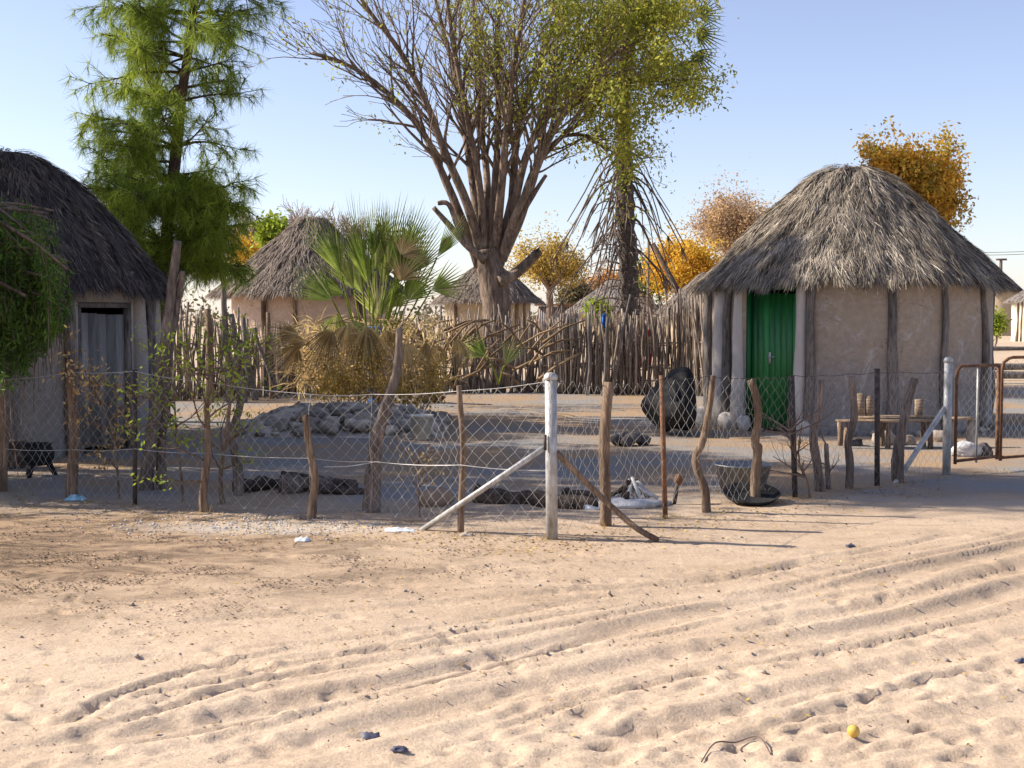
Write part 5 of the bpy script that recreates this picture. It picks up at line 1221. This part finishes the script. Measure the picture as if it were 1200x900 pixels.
def clumpy():
    while True:
        x, y = abs(random.gauss(0, 330)), random.gauss(652, 38); q = G(x, y)
        if y < 780 and mnoise.noise(Vector((q.x * 1.6, q.y * 2.6, 3))) + .5 * mnoise.noise(Vector((q.x * 5, q.y * 8, 3))) > random.uniform(-.1, .5): return x, y
scatter(3600, fl, .024, .5, M['litter'], 'dry yellow leaves scattered on the sand', 'leaf_litter', cat='leaf litter')
scatter(5200, clumpy, .017, .6, M['debris'], 'dark bark crumbs and dung on the verge', 'debris', .005, .6, 'debris')
scatter(800, lambda: (random.uniform(0, 1200), random.uniform(600, 900)), .012, .6, M['debris'], 'tiny dark specks over the sandy road', 'debris', .004, .8, 'debris')
mb = MB()
for k in range(45):
    px = random.uniform(0, 1200); py = random.triangular(600, 900, 640); q = G(px, py); s = random.uniform(.004, .015); rock(mb, (q.x, q.y, gh(q.x, q.y) + s * .3), (s, s, s * .7), k, 6, random.random())
tag(mb.build('pebbles', M['stone'], None), 'small pebbles and clods on the road', 'pebbles', None, 'stuff')
mb = MB()
for k in range(700):
    q = G(random.gauss(300, 90), random.gauss(612, 8)); s = random.uniform(.003, .010); rock(mb, (q.x, q.y, gh(q.x, q.y) + s * .3), (s, s, s * .7), k, 6, random.random())
tag(mb.build('grit', M['ash'], None), 'strip of pale grit along the left fence', 'grit', None, 'stuff')
# dry grass tufts at post feet
mb = MB()
for (x, y) in ((780, 608), (790, 606), (840, 598), (905, 590), (935, 586), (1005, 574), (1060, 566), (1130, 558), (100, 590), (160, 594), (245, 600), (492, 612), (710, 620), (30, 582), (560, 628), (640, 634), (1170, 552)):
    q = G(x, y); n = 26; p = np.array([[q.x + random.gauss(0, .09), q.y + random.gauss(0, .05), gh(q.x, q.y)] for _ in range(n)]); d = norm(np.stack([RNG.normal(size=n) * .8, RNG.normal(size=n) * .6, RNG.uniform(.2, 1, n)], 1)); strips(mb, p, d, norm(np.cross(d, rdir(n))), RNG.uniform(.03, .10, n), .004, RNG.random(n), .2)
tag(mb.build('dry_grass', M['litter'], None), 'dry straw tufts at the feet of the fence posts', 'dry grass', None, 'stuff')

# ------------------------------------------------------------------ far right: rails, utility pole, wires
root = empty('rail_fence', (P(1180, 420, 42).x, 42, 0), 'low log rails on the bright ground beyond the wide gate', 'fence')
for y, D in ((408, 55), (437, 36), (447, 31)):
    mb = MB(); a = P(1120, y - 3, D); b = P(1290, y - 4, D); a.z = b.z = .12; rough_post(mb, a, b, .10, .09, .05, 8, 8, .12); mb.build('rail', M['hutpost'], root)
q = P(1173, 303, 100); root = empty('utility_pole', (q.x, 100, 0), 'distant utility pole with a crossarm at the right', 'utility pole')
mb = MB(); tube(mb, [(q.x, 100, 0), (q.x, 100, q.z)], [.16, .12], 8); mb.build('pole', M['stalk'], root)
mb = MB(); box(mb, (q.x - .42, 99.85, q.z - .15), (q.x + .42, 99.95, q.z)); mb.build('crossarm', M['stalk'], root)
for dy, n_ in ((0, 0), (-1.2, 1)):
    mb = MB(); a = P(1110, 296 + n_ * 3, 97 + dy); b = P(1330, 282 + n_ * 3, 97 + dy); wire(mb, [a, b], .02, .3, 16)
    tag(mb.build('power_line', M['stalk'], None), 'upper thin power line crossing the sky above the utility pole' if n_ == 0 else 'lower thin power line just beneath the upper one', 'power line', 'power lines')

# ------------------------------------------------------------------ light, sky, camera
sun_to = Vector((-1.40, .23, 1.0)).normalized()
w = bpy.data.worlds.new('World'); SC.world = w; w.use_nodes = True; nt = w.node_tree; nt.nodes.clear()
sky = nt.nodes.new('ShaderNodeTexSky'); sky.sky_type = 'NISHITA'; sky.sun_disc = False; sky.sun_elevation = math.asin(sun_to.z); sky.sun_rotation = math.atan2(sun_to.x, sun_to.y)
sky.altitude = 900; sky.air_density = 1.0; sky.dust_density = 1.0; sky.ozone_density = 3.0
hs = nt.nodes.new('ShaderNodeHueSaturation'); hs.inputs['Saturation'].default_value = .86; nt.links.new(sky.outputs[0], hs.inputs['Color'])
tn = nt.nodes.new('ShaderNodeMix'); tn.data_type = 'RGBA'; tn.blend_type = 'MULTIPLY'; tn.inputs[0].default_value = 1; tn.inputs[7].default_value = (1.10, .98, 1.01, 1); nt.links.new(hs.outputs[0], tn.inputs[6])
bg = nt.nodes.new('ShaderNodeBackground'); bg.inputs[1].default_value = .115; wo = nt.nodes.new('ShaderNodeOutputWorld')
nt.links.new(tn.outputs[2], bg.inputs[0]); nt.links.new(bg.outputs[0], wo.inputs[0])
ld = bpy.data.lights.new('sun', 'SUN'); ld.energy = 5.0; ld.angle = R(.55); ld.color = (1, .915, .79); lo = bpy.data.objects.new('sun', ld); COL.objects.link(lo)
lo.rotation_euler = (-sun_to).to_track_quat('-Z', 'Y').to_euler()
cam = bpy.data.cameras.new('camera'); cam.sensor_width = 36; cam.lens = 45; cam.clip_end = 5000; cam.clip_start = .1
co = bpy.data.objects.new('camera', cam); COL.objects.link(co); co.location = (0, 0, CAMH); co.rotation_euler = (math.pi / 2 - PITCH, 0, 0); SC.camera = co
SC.view_settings.view_transform = 'Standard'; SC.view_settings.look = 'None'; SC.view_settings.exposure = .76; SC.view_settings.gamma = 1
SC.cycles.max_bounces = 6; SC.cycles.transparent_max_bounces = 4
SC.cycles.use_denoising = True
